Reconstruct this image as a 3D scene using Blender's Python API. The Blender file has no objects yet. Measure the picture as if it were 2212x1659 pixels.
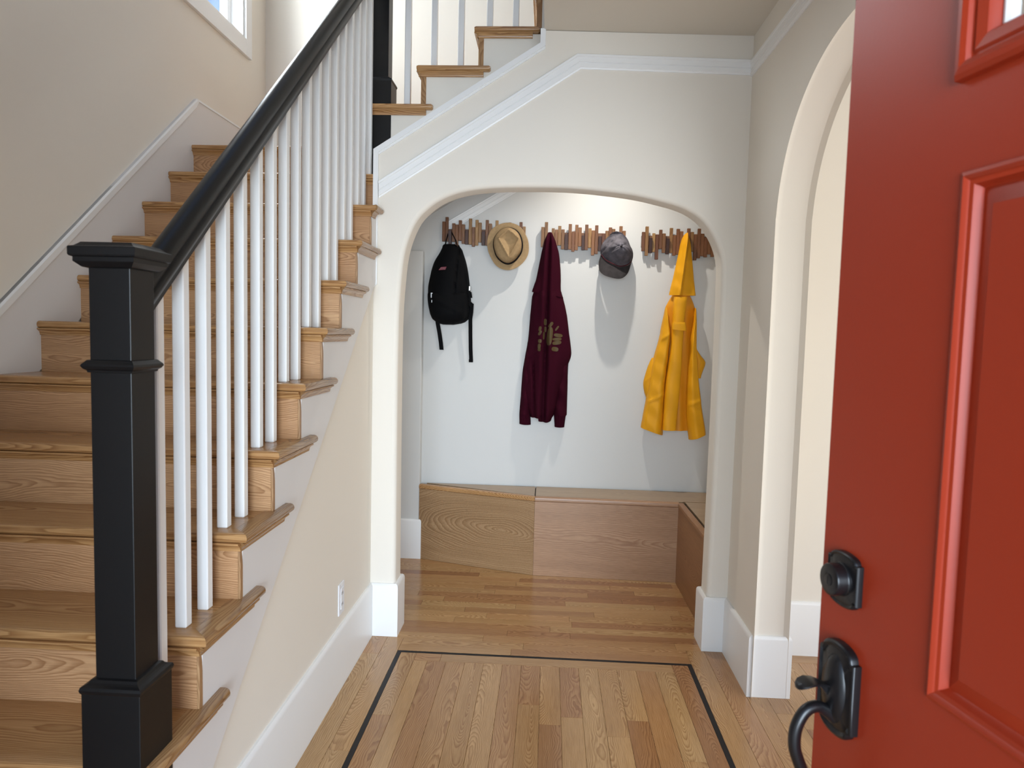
import bpy, bmesh, math, random
from mathutils import Matrix, Vector
import numpy as np

random.seed(7)
S = bpy.context.scene
COL = S.collection
PI = math.pi

# ------------------------------------------------------------------ camera
cam_d = bpy.data.cameras.new('camera')
cam = bpy.data.objects.new('camera', cam_d)
COL.objects.link(cam)
S.camera = cam
cam_d.sensor_width = 36.0
cam_d.sensor_fit = 'HORIZONTAL'
cam_d.lens = 24.885
cam_d.clip_start = 0.02
_R = Vector((0.99832125, 0.05233357, 0.02481691))
_U = Vector((-0.02852996, 0.07143967, 0.99703682))
_F = Vector((-0.05040559, 0.99607107, -0.07281282))
_m = Matrix((_R, _U, -_F)).transposed().to_4x4()
_m.translation = Vector((0, 0, 1.5205))
cam.matrix_world = _m
cam_d.dof.use_dof = True
cam_d.dof.focus_distance = 3.6
cam_d.dof.aperture_fstop = 6.5

# ------------------------------------------------------------------ world, sun, large lights, exposure
S.view_settings.view_transform = 'Standard'
S.view_settings.look = 'None'
S.view_settings.gamma = 1.0
S.view_settings.use_curve_mapping = False
S.view_settings.exposure = 0.42
W = bpy.data.worlds.new('world')
S.world = W
W.use_nodes = True
wn = W.node_tree.nodes
wl = W.node_tree.links
wn.clear()
sky = wn.new('ShaderNodeTexSky')
sky.sky_type = 'NISHITA'
sky.sun_disc = False
sky.sun_elevation = math.radians(48)
sky.sun_rotation = math.radians(120)
sky.air_density = 1.0
sky.dust_density = 0.6
bg = wn.new('ShaderNodeBackground')
bg.inputs['Strength'].default_value = 0.19
wo = wn.new('ShaderNodeOutputWorld')
wl.new(sky.outputs[0], bg.inputs[0])
wl.new(bg.outputs[0], wo.inputs[0])


def area(name, loc, direction, sx, sy, power, color):
    d = bpy.data.lights.new(name, 'AREA')
    d.shape = 'RECTANGLE'
    d.size, d.size_y = sx, sy
    d.energy = power
    d.color = color
    o = bpy.data.objects.new(name, d)
    COL.objects.link(o)
    o.location = loc
    o.rotation_euler = Vector(direction).to_track_quat('-Z', 'Y').to_euler()
    o['kind'] = 'helper'
    return o


# daylight through the front door and stair window, then two added living room fills
area('entry_daylight', (0.12, -3.6, 1.6), (0, 1, -0.03), 2.4, 2.8, 305, (0.73, 0.865, 1.0))
area('stair_window_daylight', (-2.25, 4.0, 3.95), (1, 0, -0.25), 1.0, 1.2, 72, (0.87, 0.95, 1.0))
area('living_room_fill', (2.4, 0.0, 1.6), (0, 1, 0), 1.8, 1.7, 28, (0.92, 0.96, 1.0))  # added lamp at an unseen front window, brightens the far wall and jamb
area('side_fill', (4.35, 1.5, 1.2), (-1, 0.05, -0.05), 2.2, 1.3, 22, (0.93, 0.97, 1.0))  # added lamp at an unseen side window, brightens the wall below the stairs

# ------------------------------------------------------------------ mesh builder


class MB:
    def __init__(self):
        self.v = []
        self.f = []

    def add(self, vs, fs):
        n = len(self.v)
        self.v += [tuple(map(float, p)) for p in vs]
        self.f += [tuple(i + n for i in f) for f in fs]
        return self

    def box(self, x0, x1, y0, y1, z0, z1):
        vs = [(x, y, z) for z in (z0, z1) for y in (y0, y1) for x in (x0, x1)]
        return self.add(vs, [(0, 2, 3, 1), (4, 5, 7, 6), (0, 1, 5, 4), (2, 6, 7, 3), (0, 4, 6, 2), (1, 3, 7, 5)])

    def prism(self, poly, axis, a, b):
        """extrude a 2D polygon along axis; poly is (y,z) for X, (x,z) for Y, (x,y) for Z"""
        def P(p, t):
            return {'X': (t, p[0], p[1]), 'Y': (p[0], t, p[1]), 'Z': (p[0], p[1], t)}[axis]
        n = len(poly)
        vs = [P(p, a) for p in poly] + [P(p, b) for p in poly]
        fs = [tuple(range(n)), tuple(range(2 * n - 1, n - 1, -1))]
        fs += [(i, i + n, (i + 1) % n + n, (i + 1) % n) for i in range(n)]
        return self.add(vs, fs)

    def loft(self, rings, closed=True, caps=True):
        n = len(rings[0])
        vs = [p for r in rings for p in r]
        fs = []
        m = n if closed else n - 1
        for k in range(len(rings) - 1):
            for i in range(m):
                j = (i + 1) % n
                fs.append((k * n + i, k * n + j, (k + 1) * n + j, (k + 1) * n + i))
        if caps and closed:
            fs.append(tuple(range(n - 1, -1, -1)))
            b = (len(rings) - 1) * n
            fs.append(tuple(range(b, b + n)))
        return self.add(vs, fs)

    def tube(self, pts, radii, seg=12, flat=1.0):
        pts = [Vector(p) for p in pts]
        if not hasattr(radii, '__len__'):
            radii = [radii] * len(pts)
        rings = []
        up = None
        for i, p in enumerate(pts):
            t = (pts[min(i + 1, len(pts) - 1)] - pts[max(i - 1, 0)]).normalized()
            if up is None:
                up = Vector((0, 0, 1)) if abs(t.z) < 0.9 else Vector((1, 0, 0))
            a = t.cross(up).normalized()
            b = a.cross(t).normalized()
            up = b
            r = radii[i]
            rings.append([p + a * math.cos(2 * PI * k / seg) * r + b * math.sin(2 * PI * k / seg) * r * flat for k in range(seg)])
        return self.loft(rings)

    def sweep_xy(self, path, profile, closed=False):
        """profile points are (offset to the right-hand side of the path, z); path is in XY, mitred"""
        n = len(path)
        P = [Vector(p) for p in path]
        rings = []
        for i in range(n):
            d0 = (P[i] - P[i - 1]).normalized() if i > 0 or closed else None
            d1 = (P[(i + 1) % n] - P[i]).normalized() if i < n - 1 or closed else None
            if d0 is None:
                d0 = d1
            if d1 is None:
                d1 = d0
            n0 = Vector((d0.y, -d0.x))
            n1 = Vector((d1.y, -d1.x))
            m = n0 + n1
            m = m / max(m.length_squared / 2, 1e-6)
            rings.append([(P[i].x + m.x * o, P[i].y + m.y * o, z) for o, z in profile])
        if closed:
            rings.append(rings[0])
        return self.loft(rings, caps=not closed)

    def xform(self, fn):
        self.v = [tuple(fn(*p)) for p in self.v]
        return self


def link(name, data, parent=None):
    o = bpy.data.objects.new(name, data)
    COL.objects.link(o)
    if parent is not None:
        o.parent = parent
        o.matrix_parent_inverse = Matrix.Translation(world_loc(parent)).inverted()
    return o


def world_loc(o):
    # every parent is unrotated and unscaled here, so locations add up through the inverses
    return Vector(o.get('_w', (0, 0, 0)))


def obj(name, mb, mat, parent=None, smooth=False, bevel=0.0, loc=None, seg=2):
    if mat.get('wood') and loc is None:
        lo_ = [min(p[i] for p in mb.v) for i in range(3)]
        hi_ = [max(p[i] for p in mb.v) for i in range(3)]
        loc = [(p + q) / 2 for p, q in zip(lo_, hi_)]
        mb.v = [tuple(p[i] - loc[i] for i in range(3)) for p in mb.v]
    me = bpy.data.meshes.new(name)
    me.from_pydata(mb.v, [], mb.f)
    bm = bmesh.new()
    bm.from_mesh(me)
    bmesh.ops.recalc_face_normals(bm, faces=bm.faces)
    bm.to_mesh(me)
    bm.free()
    me.materials.append(mat)
    o = link(name, me, parent)
    if loc is not None:
        o.location = loc
        o['_w'] = list(loc)
    if smooth:
        me.polygons.foreach_set('use_smooth', [True] * len(me.polygons))
        me.set_sharp_from_angle(angle=math.radians(42 if smooth is True else smooth))
    if bevel:
        b = o.modifiers.new('bevel', 'BEVEL')
        b.width = bevel
        b.segments = seg
        b.limit_method = 'ANGLE'
        b.angle_limit = math.radians(40)
        if smooth:
            b.harden_normals = False
    return o


def thing(name, label, cat, loc, group=None, kind=None):
    o = bpy.data.objects.new(name, None)
    COL.objects.link(o)
    o.empty_display_size = 0.05
    o.location = loc
    o['_w'] = list(loc)
    tag(o, label, cat, group, kind)
    return o


def tag(o, label=None, cat=None, group=None, kind=None):
    if label:
        o['label'] = label
    if cat:
        o['category'] = cat
    if group:
        o['group'] = group
    if kind:
        o['kind'] = kind
    return o


def struct(name, mb, mat, label=None, cat=None, **k):
    o = obj(name, mb, mat, **k)
    return tag(o, label, cat, None, 'structure')


# ------------------------------------------------------------------ materials


def mat(name, color, rough=0.5, spec=0.5, metal=0.0, bump=0.0, bscale=60.0, mottle=0.0, mscale=6.0, coat=0.0, trans=0.0, sheen=0.0):
    m = bpy.data.materials.new(name)
    m.use_nodes = True
    nt = m.node_tree
    b = nt.nodes['Principled BSDF']
    b.inputs['Base Color'].default_value = (*color, 1)
    b.inputs['Roughness'].default_value = rough
    b.inputs['Specular IOR Level'].default_value = spec
    b.inputs['Metallic'].default_value = metal
    b.inputs['Coat Weight'].default_value = coat
    b.inputs['Transmission Weight'].default_value = trans
    b.inputs['Sheen Weight'].default_value = sheen
    tc = nt.nodes.new('ShaderNodeTexCoord')
    if mottle:
        n = nt.nodes.new('ShaderNodeTexNoise')
        n.inputs['Scale'].default_value = mscale
        n.inputs['Detail'].default_value = 5
        r = nt.nodes.new('ShaderNodeValToRGB')
        r.color_ramp.elements[0].position = 0.3
        r.color_ramp.elements[1].position = 0.7
        r.color_ramp.elements[0].color = (*[c * (1 - mottle) for c in color], 1)
        r.color_ramp.elements[1].color = (*[min(1, c * (1 + mottle)) for c in color], 1)
        nt.links.new(tc.outputs['Object'], n.inputs['Vector'])
        nt.links.new(n.outputs['Fac'], r.inputs['Fac'])
        nt.links.new(r.outputs['Color'], b.inputs['Base Color'])
    if bump:
        n = nt.nodes.new('ShaderNodeTexNoise')
        n.inputs['Scale'].default_value = bscale
        n.inputs['Detail'].default_value = 4
        bp = nt.nodes.new('ShaderNodeBump')
        bp.inputs['Strength'].default_value = bump
        bp.inputs['Distance'].default_value = 0.004
        nt.links.new(tc.outputs['Object'], n.inputs['Vector'])
        nt.links.new(n.outputs['Fac'], bp.inputs['Height'])
        nt.links.new(bp.outputs['Normal'], b.inputs['Normal'])
    return m


def wood(name, tones, line, axes='xyz', rough=0.32, ring=70.0, linemix=0.7, coat=0.0, pore=0.4, slope=0.05, spec=0.5, depth=(0.02, 0.06), wobble=1.0):
    """oak: growth rings cut by the board, fine pores, a tone and offset of its own for every board.
    axes name the mesh axes that run along the grain, across the face and through the board"""
    m = bpy.data.materials.new(name)
    m.use_nodes = True
    m['wood'] = 1
    nt = m.node_tree
    N, L = nt.nodes, nt.links
    b = N['Principled BSDF']
    b.inputs['Roughness'].default_value = rough
    b.inputs['Specular IOR Level'].default_value = spec
    b.inputs['Coat Weight'].default_value = coat
    b.inputs['Coat Roughness'].default_value = 0.12
    tc = N.new('ShaderNodeTexCoord')
    oi = N.new('ShaderNodeObjectInfo')
    rnd = oi.outputs['Random']

    def put(sock, v):
        if isinstance(v, (int, float)):
            sock.default_value = v
        else:
            L.new(v, sock)

    def op(o, a, c=0.0):
        n = N.new('ShaderNodeMath')
        n.operation = o
        put(n.inputs[0], a)
        put(n.inputs[1], c)
        return n.outputs[0]

    def xyz(a, c, d):
        n = N.new('ShaderNodeCombineXYZ')
        for i, v in enumerate((a, c, d)):
            put(n.inputs[i], v)
        return n.outputs[0]

    def hsh(k):
        return op('FRACT', op('MULTIPLY', rnd, k))

    def noise(vec, detail, sc=1.0):
        n = N.new('ShaderNodeTexNoise')
        n.inputs['Scale'].default_value = sc
        n.inputs['Detail'].default_value = detail
        L.new(vec, n.inputs['Vector'])
        return n
    sp = N.new('ShaderNodeSeparateXYZ')
    L.new(tc.outputs['Object'], sp.inputs[0])
    u, v, w = [sp.outputs['xyz'.index(c)] for c in axes]
    shift = op('MULTIPLY', rnd, 61.0)
    us = op('ADD', u, shift)
    # the pith wanders slowly along the board
    n1 = noise(xyz(op('MULTIPLY', us, 1.5), op('MULTIPLY', v, 3.0), op('MULTIPLY', hsh(3.1), 40.0)), 2.0)
    n3 = noise(xyz(op('MULTIPLY', us, 5.0), op('MULTIPLY', v, 16.0), op('MULTIPLY', hsh(3.7), 40.0)), 3.0)
    s1 = N.new('ShaderNodeSeparateXYZ')
    L.new(n1.outputs['Color'], s1.inputs[0])
    dv = op('MULTIPLY', op('SUBTRACT', s1.outputs[0], 0.5), 0.10 * wobble)
    dw = op('MULTIPLY', op('SUBTRACT', s1.outputs[1], 0.5), 0.10 * wobble)
    fine = op('MULTIPLY', op('SUBTRACT', n3.outputs['Fac'], 0.5), 0.016 * wobble)
    vo = op('MULTIPLY', op('SUBTRACT', hsh(5.77), 0.5), 0.14)
    wo_ = op('ADD', op('MULTIPLY', hsh(9.13), depth[1] - depth[0]), depth[0])
    tl = op('MULTIPLY', u, op('MULTIPLY', op('SUBTRACT', hsh(2.39), 0.5), slope * 2))
    vv = op('ADD', op('ADD', v, vo), dv)
    ww = op('ADD', op('ADD', w, wo_), op('ADD', dw, tl))
    rad = op('ADD', op('SQRT', op('ADD', op('MULTIPLY', vv, vv), op('MULTIPLY', ww, ww))), fine)
    # uneven ring widths: the phase is bent by a slow noise of the radius
    n4 = noise(xyz(op('MULTIPLY', rad, 40.0), shift, 0.0), 2.0)
    ph = op('ADD', op('MULTIPLY', rad, ring * 3.2), op('MULTIPLY', n4.outputs['Fac'], 2.2))
    saw = op('FRACT', ph)
    lr = N.new('ShaderNodeValToRGB')
    lr.color_ramp.elements[0].position = 0.30
    lr.color_ramp.elements[0].color = (0, 0, 0, 1)
    lr.color_ramp.elements[1].position = 0.90
    lr.color_ramp.elements[1].color = (1, 1, 1, 1)
    e3 = lr.color_ramp.elements.new(1.0)
    e3.color = (0.15, 0.15, 0.15, 1)
    L.new(saw, lr.inputs['Fac'])
    n2 = noise(xyz(op('MULTIPLY', us, 12.0), op('MULTIPLY', v, 520.0), op('MULTIPLY', w, 520.0)), 2.0)
    n5 = noise(xyz(op('MULTIPLY', us, 1.2), op('MULTIPLY', v, 14.0), shift), 3.0)
    tone = N.new('ShaderNodeValToRGB')
    els = tone.color_ramp.elements
    tones = list(tones) if len(tones) > 1 else list(tones) * 2
    while len(els) < len(tones):
        els.new(0.5)
    for i, t in enumerate(tones):
        els[i].position = i / max(1, len(tones) - 1)
        els[i].color = (*t, 1)
    L.new(hsh(11.13), tone.inputs['Fac'])

    def mul(fac, a, c):
        mx = N.new('ShaderNodeMix')
        mx.data_type = 'RGBA'
        mx.blend_type = 'MULTIPLY'
        put(mx.inputs['Factor'], fac)
        L.new(a, mx.inputs[6])
        if isinstance(c, tuple):
            mx.inputs[7].default_value = (*c, 1)
        else:
            L.new(c, mx.inputs[7])
        return mx.outputs[2]
    c1 = mul(op('MULTIPLY', lr.outputs['Color'], linemix), tone.outputs['Color'], line)
    pr = N.new('ShaderNodeValToRGB')
    pr.color_ramp.elements[0].position = 0.38
    pr.color_ramp.elements[0].color = (0.55, 0.47, 0.40, 1)
    pr.color_ramp.elements[1].position = 0.55
    pr.color_ramp.elements[1].color = (1, 1, 1, 1)
    L.new(n2.outputs['Fac'], pr.inputs['Fac'])
    c2 = mul(pore, c1, pr.outputs['Color'])
    br = N.new('ShaderNodeValToRGB')
    br.color_ramp.elements[0].position = 0.3
    br.color_ramp.elements[0].color = (0.80, 0.76, 0.72, 1)
    br.color_ramp.elements[1].position = 0.7
    br.color_ramp.elements[1].color = (1.0, 1.0, 1.0, 1)
    L.new(n5.outputs['Fac'], br.inputs['Fac'])
    c3 = mul(0.8, c2, br.outputs['Color'])
    L.new(c3, b.inputs['Base Color'])
    return m


M = {}
M['wall'] = mat('wall_paint', (0.83, 0.775, 0.69), 0.75, 0.3, bump=0.05, bscale=90)
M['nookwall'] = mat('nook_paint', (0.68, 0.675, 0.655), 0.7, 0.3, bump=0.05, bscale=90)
M['ceiling'] = mat('ceiling_paint', (0.72, 0.66, 0.57), 0.85, 0.2, bump=0.08, bscale=120)
M['trim'] = mat('white_trim_paint', (0.88, 0.88, 0.87), 0.35, 0.5, bump=0.02, bscale=40)
M['string'] = mat('stringer_paint', (0.76, 0.74, 0.73), 0.45, 0.4, bump=0.02, bscale=40)
M['black'] = mat('black_satin_paint', (0.0045, 0.0045, 0.005), 0.38, 0.35, bump=0.02, bscale=50)
M['inlay'] = mat('ebony_inlay', (0.007, 0.006, 0.007), 0.45, 0.25)
M['red'] = mat('red_door_paint', (0.325, 0.030, 0.009), 0.38, 0.26, bump=0.03, bscale=160)
M['bronze'] = mat('oil_rubbed_bronze', (0.012, 0.011, 0.012), 0.3, 0.6, 0.35, bump=0.02, bscale=80)
M['bronze_edge'] = mat('worn_bronze_edge', (0.16, 0.08, 0.05), 0.35, 0.5, 0.6)
M['gap'] = mat('dark_gap', (0.01, 0.009, 0.008), 0.7, 0.2)
M['ground'] = mat('porch_concrete', (0.45, 0.42, 0.38), 0.9, 0.2, mottle=0.1, mscale=3)
OAK = [(0.50, 0.29, 0.125), (0.58, 0.355, 0.16), (0.44, 0.23, 0.10), (0.56, 0.325, 0.145), (0.37, 0.18, 0.08), (0.57, 0.365, 0.17), (0.52, 0.30, 0.13)]
LINE = (0.46, 0.33, 0.23)
M['plank_x'] = wood('oak_plank', OAK, LINE, 'xyz', rough=0.2, ring=78, slope=0.12, linemix=0.62, wobble=1.2)
M['floorbase'] = wood('oak_floor_base', OAK[:1], LINE, 'yxz', rough=0.25)
TRD = [(0.56, 0.315, 0.13), (0.59, 0.34, 0.145), (0.53, 0.29, 0.12)]
M['tread'] = wood('oak_tread', TRD, LINE, 'xyz', rough=0.24, ring=55, slope=0.03, linemix=0.75, wobble=0.7)
M['tread_y'] = wood('oak_return', [(0.54, 0.33, 0.15), (0.49, 0.29, 0.13)], LINE, 'yxz', rough=0.26, ring=60)
RIS = [(0.66, 0.405, 0.215), (0.62, 0.365, 0.19), (0.60, 0.35, 0.18)]
M['riser'] = wood('oak_riser', RIS, LINE, 'xzy', rough=0.3, ring=58, slope=0.05, linemix=0.68, wobble=1.3)
M['riser_z'] = wood('oak_riser_end', [(0.50, 0.30, 0.15)], LINE, 'zxy', rough=0.36, ring=70)
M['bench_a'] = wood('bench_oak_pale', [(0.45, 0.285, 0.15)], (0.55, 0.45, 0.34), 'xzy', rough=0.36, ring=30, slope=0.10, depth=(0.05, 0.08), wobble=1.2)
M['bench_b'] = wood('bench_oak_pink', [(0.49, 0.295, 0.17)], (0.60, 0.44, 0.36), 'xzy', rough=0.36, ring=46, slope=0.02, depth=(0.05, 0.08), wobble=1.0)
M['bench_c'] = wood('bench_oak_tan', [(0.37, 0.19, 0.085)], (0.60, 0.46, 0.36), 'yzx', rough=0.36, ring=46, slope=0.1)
M['bench_top'] = wood('bench_oak_lid', [(0.42, 0.29, 0.165)], (0.7, 0.6, 0.5), 'xyz', rough=0.3, ring=50)
SL = [(0.20, 0.078, 0.026), (0.29, 0.13, 0.046), (0.13, 0.042, 0.016), (0.42, 0.24, 0.085), (0.17, 0.062, 0.023), (0.25, 0.105, 0.038)]
M['slat'] = wood('acacia_slat', SL, (0.6, 0.5, 0.4), 'zxy', rough=0.45, ring=60, pore=0.3)
M['hook'] = wood('acacia_hook', [(0.045, 0.013, 0.006), (0.06, 0.017, 0.007)], (0.6, 0.5, 0.4), 'zxy', rough=0.45, ring=60, pore=0.3)
M['rail_wood'] = wood('acacia_rail', [(0.20, 0.095, 0.05)], (0.6, 0.5, 0.4), 'xzy', rough=0.5, ring=60)
M['black_cloth'] = mat('black_nylon', (0.0018, 0.0018, 0.0025), 0.75, 0.12, bump=0.15, bscale=300)
M['maroon'] = mat('maroon_fleece', (0.036, 0.0035, 0.010), 0.95, 0.05, bump=0.25, bscale=400)
M['print'] = mat('tan_print', (0.085, 0.055, 0.020), 0.6, 0.3)
M['straw'] = mat('tan_straw', (0.40, 0.265, 0.135), 0.75, 0.2, bump=0.35, bscale=500, mottle=0.1, mscale=60)
M['band'] = mat('black_hat_band', (0.008, 0.006, 0.008), 0.8, 0.2)
M['capcloth'] = mat('washed_grey_cotton', (0.10, 0.092, 0.105), 0.95, 0.1, bump=0.3, bscale=300, mottle=0.35, mscale=25)
M['capbrim'] = mat('washed_black_cotton', (0.036, 0.032, 0.033), 0.95, 0.1, bump=0.3, bscale=300, mottle=0.2, mscale=30)
M['capthread'] = mat('red_thread', (0.07, 0.012, 0.018), 0.9, 0.1)
M['yellow'] = mat('yellow_rubber', (0.80, 0.36, 0.008), 0.55, 0.25, bump=0.12, bscale=35)
M['yellow_shade'] = mat('yellow_rubber_shaded', (0.76, 0.30, 0.008), 0.55, 0.4)  # deeper yellow: shade between the coat's front panels put into the colour
M['silver'] = mat('silver_metal', (0.75, 0.75, 0.75), 0.3, 0.5, 0.9)
M['plastic'] = mat('white_plastic', (0.82, 0.82, 0.85), 0.35, 0.5)
M['patch'] = mat('pink_embroidery', (0.22, 0.06, 0.08), 0.9, 0.1)
M['patchw'] = mat('grey_embroidery', (0.20, 0.17, 0.17), 0.9, 0.1)
M['chalk'] = mat('pale_end_grain', (0.5, 0.33, 0.2), 0.6, 0.3)


def glass(name):
    m = bpy.data.materials.new(name)
    m.use_nodes = True
    nt = m.node_tree
    nt.nodes.clear()
    o = nt.nodes.new('ShaderNodeOutputMaterial')
    t = nt.nodes.new('ShaderNodeBsdfTransparent')
    g = nt.nodes.new('ShaderNodeBsdfGlossy')
    g.inputs['Roughness'].default_value = 0.02
    mx = nt.nodes.new('ShaderNodeMixShader')
    mx.inputs[0].default_value = 0.06
    nt.links.new(t.outputs[0], mx.inputs[1])
    nt.links.new(g.outputs[0], mx.inputs[2])
    nt.links.new(mx.outputs[0], o.inputs[0])
    return m


M['glass'] = glass('window_glass')
e = bpy.data.materials.new('lamp_glow')
e.use_nodes = True
e.node_tree.nodes['Principled BSDF'].inputs['Emission Color'].default_value = (1, 0.95, 0.86, 1)
e.node_tree.nodes['Principled BSDF'].inputs['Emission Strength'].default_value = 6
M['glow'] = e

# ------------------------------------------------------------------ dimensions
RISE, RUN = 0.19, 0.2334
AY = 3.395            # front face of the arched wall
AB = 3.53             # its back face
XS = -0.838           # face of the white stair stringer
XW = -0.852           # face of the wall below it
XL = -1.93            # far side wall of the stairs
RX = 0.897            # wall with the big arch, hall side
RX2 = 1.045
CZ = 2.905


def nose_y(k):
    return 1.394 + (k - 1) * RUN


def riser_y(k):
    return 1.649 + (k - 2) * RUN


def tz(k):
    return 0.57 + (k - 1) * RISE


# ------------------------------------------------------------------ shell of the house
fl = thing('floor', 'oak strip floor with a dark inlaid border line', 'floor', (0, 2, 0), kind='structure')
sub = obj('subfloor', MB().box(-2.2, 4.4, 0.15, 4.9, -0.08, -0.012), M['floorbase'], fl)
struct('ground', MB().box(-14, 14, -16, 0.15, -0.25, -0.10), M['ground'], 'pale concrete porch ground outside the door', 'ground')

# far stair wall with the window opening (Y 3.45..4.406, Z 3.28..4.5)
WY0, WY1, WZ0, WZ1 = 3.50, 4.406, 3.28, 4.45
b = MB()
b.box(XL - 0.14, XL, 0.0, WY0, 0, 5.3)
b.box(XL - 0.14, XL, WY1, 4.9, 0, 5.3)
b.box(XL - 0.14, XL, WY0, WY1, 0, WZ0)
b.box(XL - 0.14, XL, WY0, WY1, WZ1, 5.3)
struct('wall_left', b, M['wall'], 'beige stair wall with the high window', 'wall')
struct('wall_stairwell', MB().box(XL, 4.3, 4.745, 4.9, 0, 5.3), M['wall'], 'cream wall behind the landing and upper flight', 'wall')
# nook walls
struct('wall_back', MB().prism([(-1.1, 0), (1.3, 0), (1.3, 3.15), (0.66, 3.15), (-0.848, 2.253), (-1.1, 2.10)], 'Y', 4.67, 4.744), M['nookwall'], 'white nook back wall behind the coat racks', 'wall')
struct('wall_nook_side', MB().box(1.3, 1.36, AB, 4.744, 0, 3.14), M['nookwall'], 'white nook side wall behind the bench end', 'wall')
struct('wall_nook_inner', MB().box(-1.16, -1.10, AB, 4.744, 0, 2.2), M['nookwall'], 'nook side wall under the landing', 'wall')
struct('wall_stub', MB().box(-1.10, -0.831, 4.60, 4.67, 0, 2.035), M['nookwall'], 'narrow grey wall return at the nook corner', 'wall', bevel=0.006)
b = MB()
b.prism([(-1.16, 2.06), (-0.848, 2.245), (0.66, 3.142), (1.36, 3.142), (1.36, 3.18), (0.65, 3.18), (-0.87, 2.282), (-1.16, 2.10)], 'Y', AB, 4.67)
struct('ceiling_nook', b, M['nookwall'], 'sloping white nook ceiling under the upper flight', 'ceiling')

# arched wall
lip = [(-0.727, 0.0), (-0.727, 0.268), (-0.730, 1.0), (-0.729, 1.535), (-0.718, 1.757), (-0.704, 1.880), (-0.679, 1.969), (-0.643, 2.044),
       (-0.596, 2.095), (-0.537, 2.138), (-0.462, 2.170), (-0.372, 2.190), (-0.263, 2.201), (-0.140, 2.205), (0.01, 2.206), (0.10, 2.203),
       (0.198, 2.196), (0.347, 2.180), (0.430, 2.166), (0.510, 2.148), (0.585, 2.128), (0.650, 2.100), (0.708, 2.056), (0.752, 1.996), (0.782, 1.932),
       (0.797, 1.87), (0.801, 1.79), (0.803, 1.5), (0.803, 1.0), (0.800, 0.424), (0.797, 0.0)]


def smooth_path(p, n=3):
    """Catmull-Rom through the points"""
    q = [Vector(a) for a in p]
    out = []
    for i in range(len(q) - 1):
        a, b_, c, d = q[max(i - 1, 0)], q[i], q[i + 1], q[min(i + 2, len(q) - 1)]
        for k in range(n):
            t = k / n
            out.append(0.5 * ((2 * b_) + (c - a) * t + (2 * a - 5 * b_ + 4 * c - d) * t * t + (3 * b_ - a - 3 * c + d) * t ** 3))
    out.append(q[-1])
    return out


def arch_strip(path, to3, r, thick, nq=4):
    """reveal of an opening with a rounded front arris: rings from the front face into the wall"""
    P = smooth_path(path, 3)
    n = len(P)
    nor = []
    for i in range(n):
        d = (P[min(i + 1, n - 1)] - P[max(i - 1, 0)]).normalized()
        nor.append(Vector((-d.y, d.x)))      # points out of the opening into the wall
    rings = []
    for i in range(n):
        ring = []
        for k in range(nq + 1):
            a = k / nq * PI / 2
            ring.append(to3(P[i] + nor[i] * r * (1 - math.sin(a)), r * (1 - math.cos(a))))
        ring.append(to3(P[i], thick - r * 0.6))
        ring.append(to3(P[i] + nor[i] * r * 0.6, thick))
        rings.append(ring)
    outer = [P[i] + nor[i] * r for i in range(n)]
    back = [P[i] + nor[i] * r * 0.6 for i in range(n)]
    return rings, outer, back


def arch_wall(outline_l, outline_top, path, to3, r, thick):
    """outline: points from the left foot up and over to the right foot, closed by the opening"""
    rings, outer, back = arch_strip(path, to3, r, thick)
    b = MB()
    n = len(rings)
    vs = [p for ring in rings for p in ring]
    w = len(rings[0])
    fs = []
    for i in range(n - 1):
        for k in range(w - 1):
            fs.append((i * w + k, i * w + k + 1, (i + 1) * w + k + 1, (i + 1) * w + k))
    b.add(vs, fs)
    o = outline_l + outline_top
    front = [to3(Vector(p), 0) for p in o] + [to3(p, 0) for p in reversed(outer)]
    b.add(front, [tuple(range(len(front)))])
    bk = [to3(Vector(p), thick) for p in o] + [to3(p, thick) for p in reversed(back)]
    b.add(bk, [tuple(range(len(bk)))])
    m = len(o)
    side = [to3(Vector(p), 0) for p in o] + [to3(Vector(p), thick) for p in o]
    b.add(side, [(i, i + 1, m + i + 1, m + i) for i in range(m - 1)])
    return b


b = arch_wall([(XW, 0), (XW, 2.362)], [(-0.076, 2.852), (-0.060, 2.92), (RX + 0.004, CZ - 0.006), (RX, 0)], lip,
              lambda p, d: (p.x, AY + d, p.y), 0.022, AB - AY)
struct('wall_middle', b, M['wall'], 'cream wall with the wide arch to the coat nook', 'wall', smooth=30)

# wall with the tall arch at the door side: opening Y 1.43..2.972
c0, hw, spring, rise = 2.20, 0.772, 1.93, 0.625
path = [(c0 + hw, 0.0), (c0 + hw, 0.6), (c0 + hw, 1.3)]
for k in range(0, 25):
    a = k / 24 * PI
    ca, sa = math.cos(a), math.sin(a)
    path.append((c0 + hw * math.copysign(abs(ca) ** 0.88, ca), spring + rise * sa ** 0.95))
path += [(c0 - hw, 1.3), (c0 - hw, 0.6), (c0 - hw, 0.0)]
b = arch_wall([(AY, 0), (AY, CZ)], [(0.27, CZ), (0.27, 0)], [(p[0], p[1]) for p in path], lambda p, d: (RX + d, p.x, p.y), 0.03, RX2 - RX)
struct('wall_right', b, M['wall'], 'cream wall with the tall arch to the living room', 'wall', smooth=30)

# living room seen through the tall arch
struct('wall_far', MB().box(RX2, 4.3, AY, AY + 0.12, 0, CZ), M['wall'], 'cream living room wall beyond the tall arch', 'wall')
b = MB()
b.box(4.2, 4.3, 0.27, 0.4, 0, CZ)
b.box(4.2, 4.3, 2.6, AY, 0, CZ)
b.box(4.2, 4.3, 0.4, 2.6, 0, 0.5)  # gap above is an unseen window, added to let the side fill in
b.box(4.2, 4.3, 0.4, 2.6, 1.9, CZ)
struct('wall_living', b, M['wall'], 'living room wall farthest from the stairs', 'wall')
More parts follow.
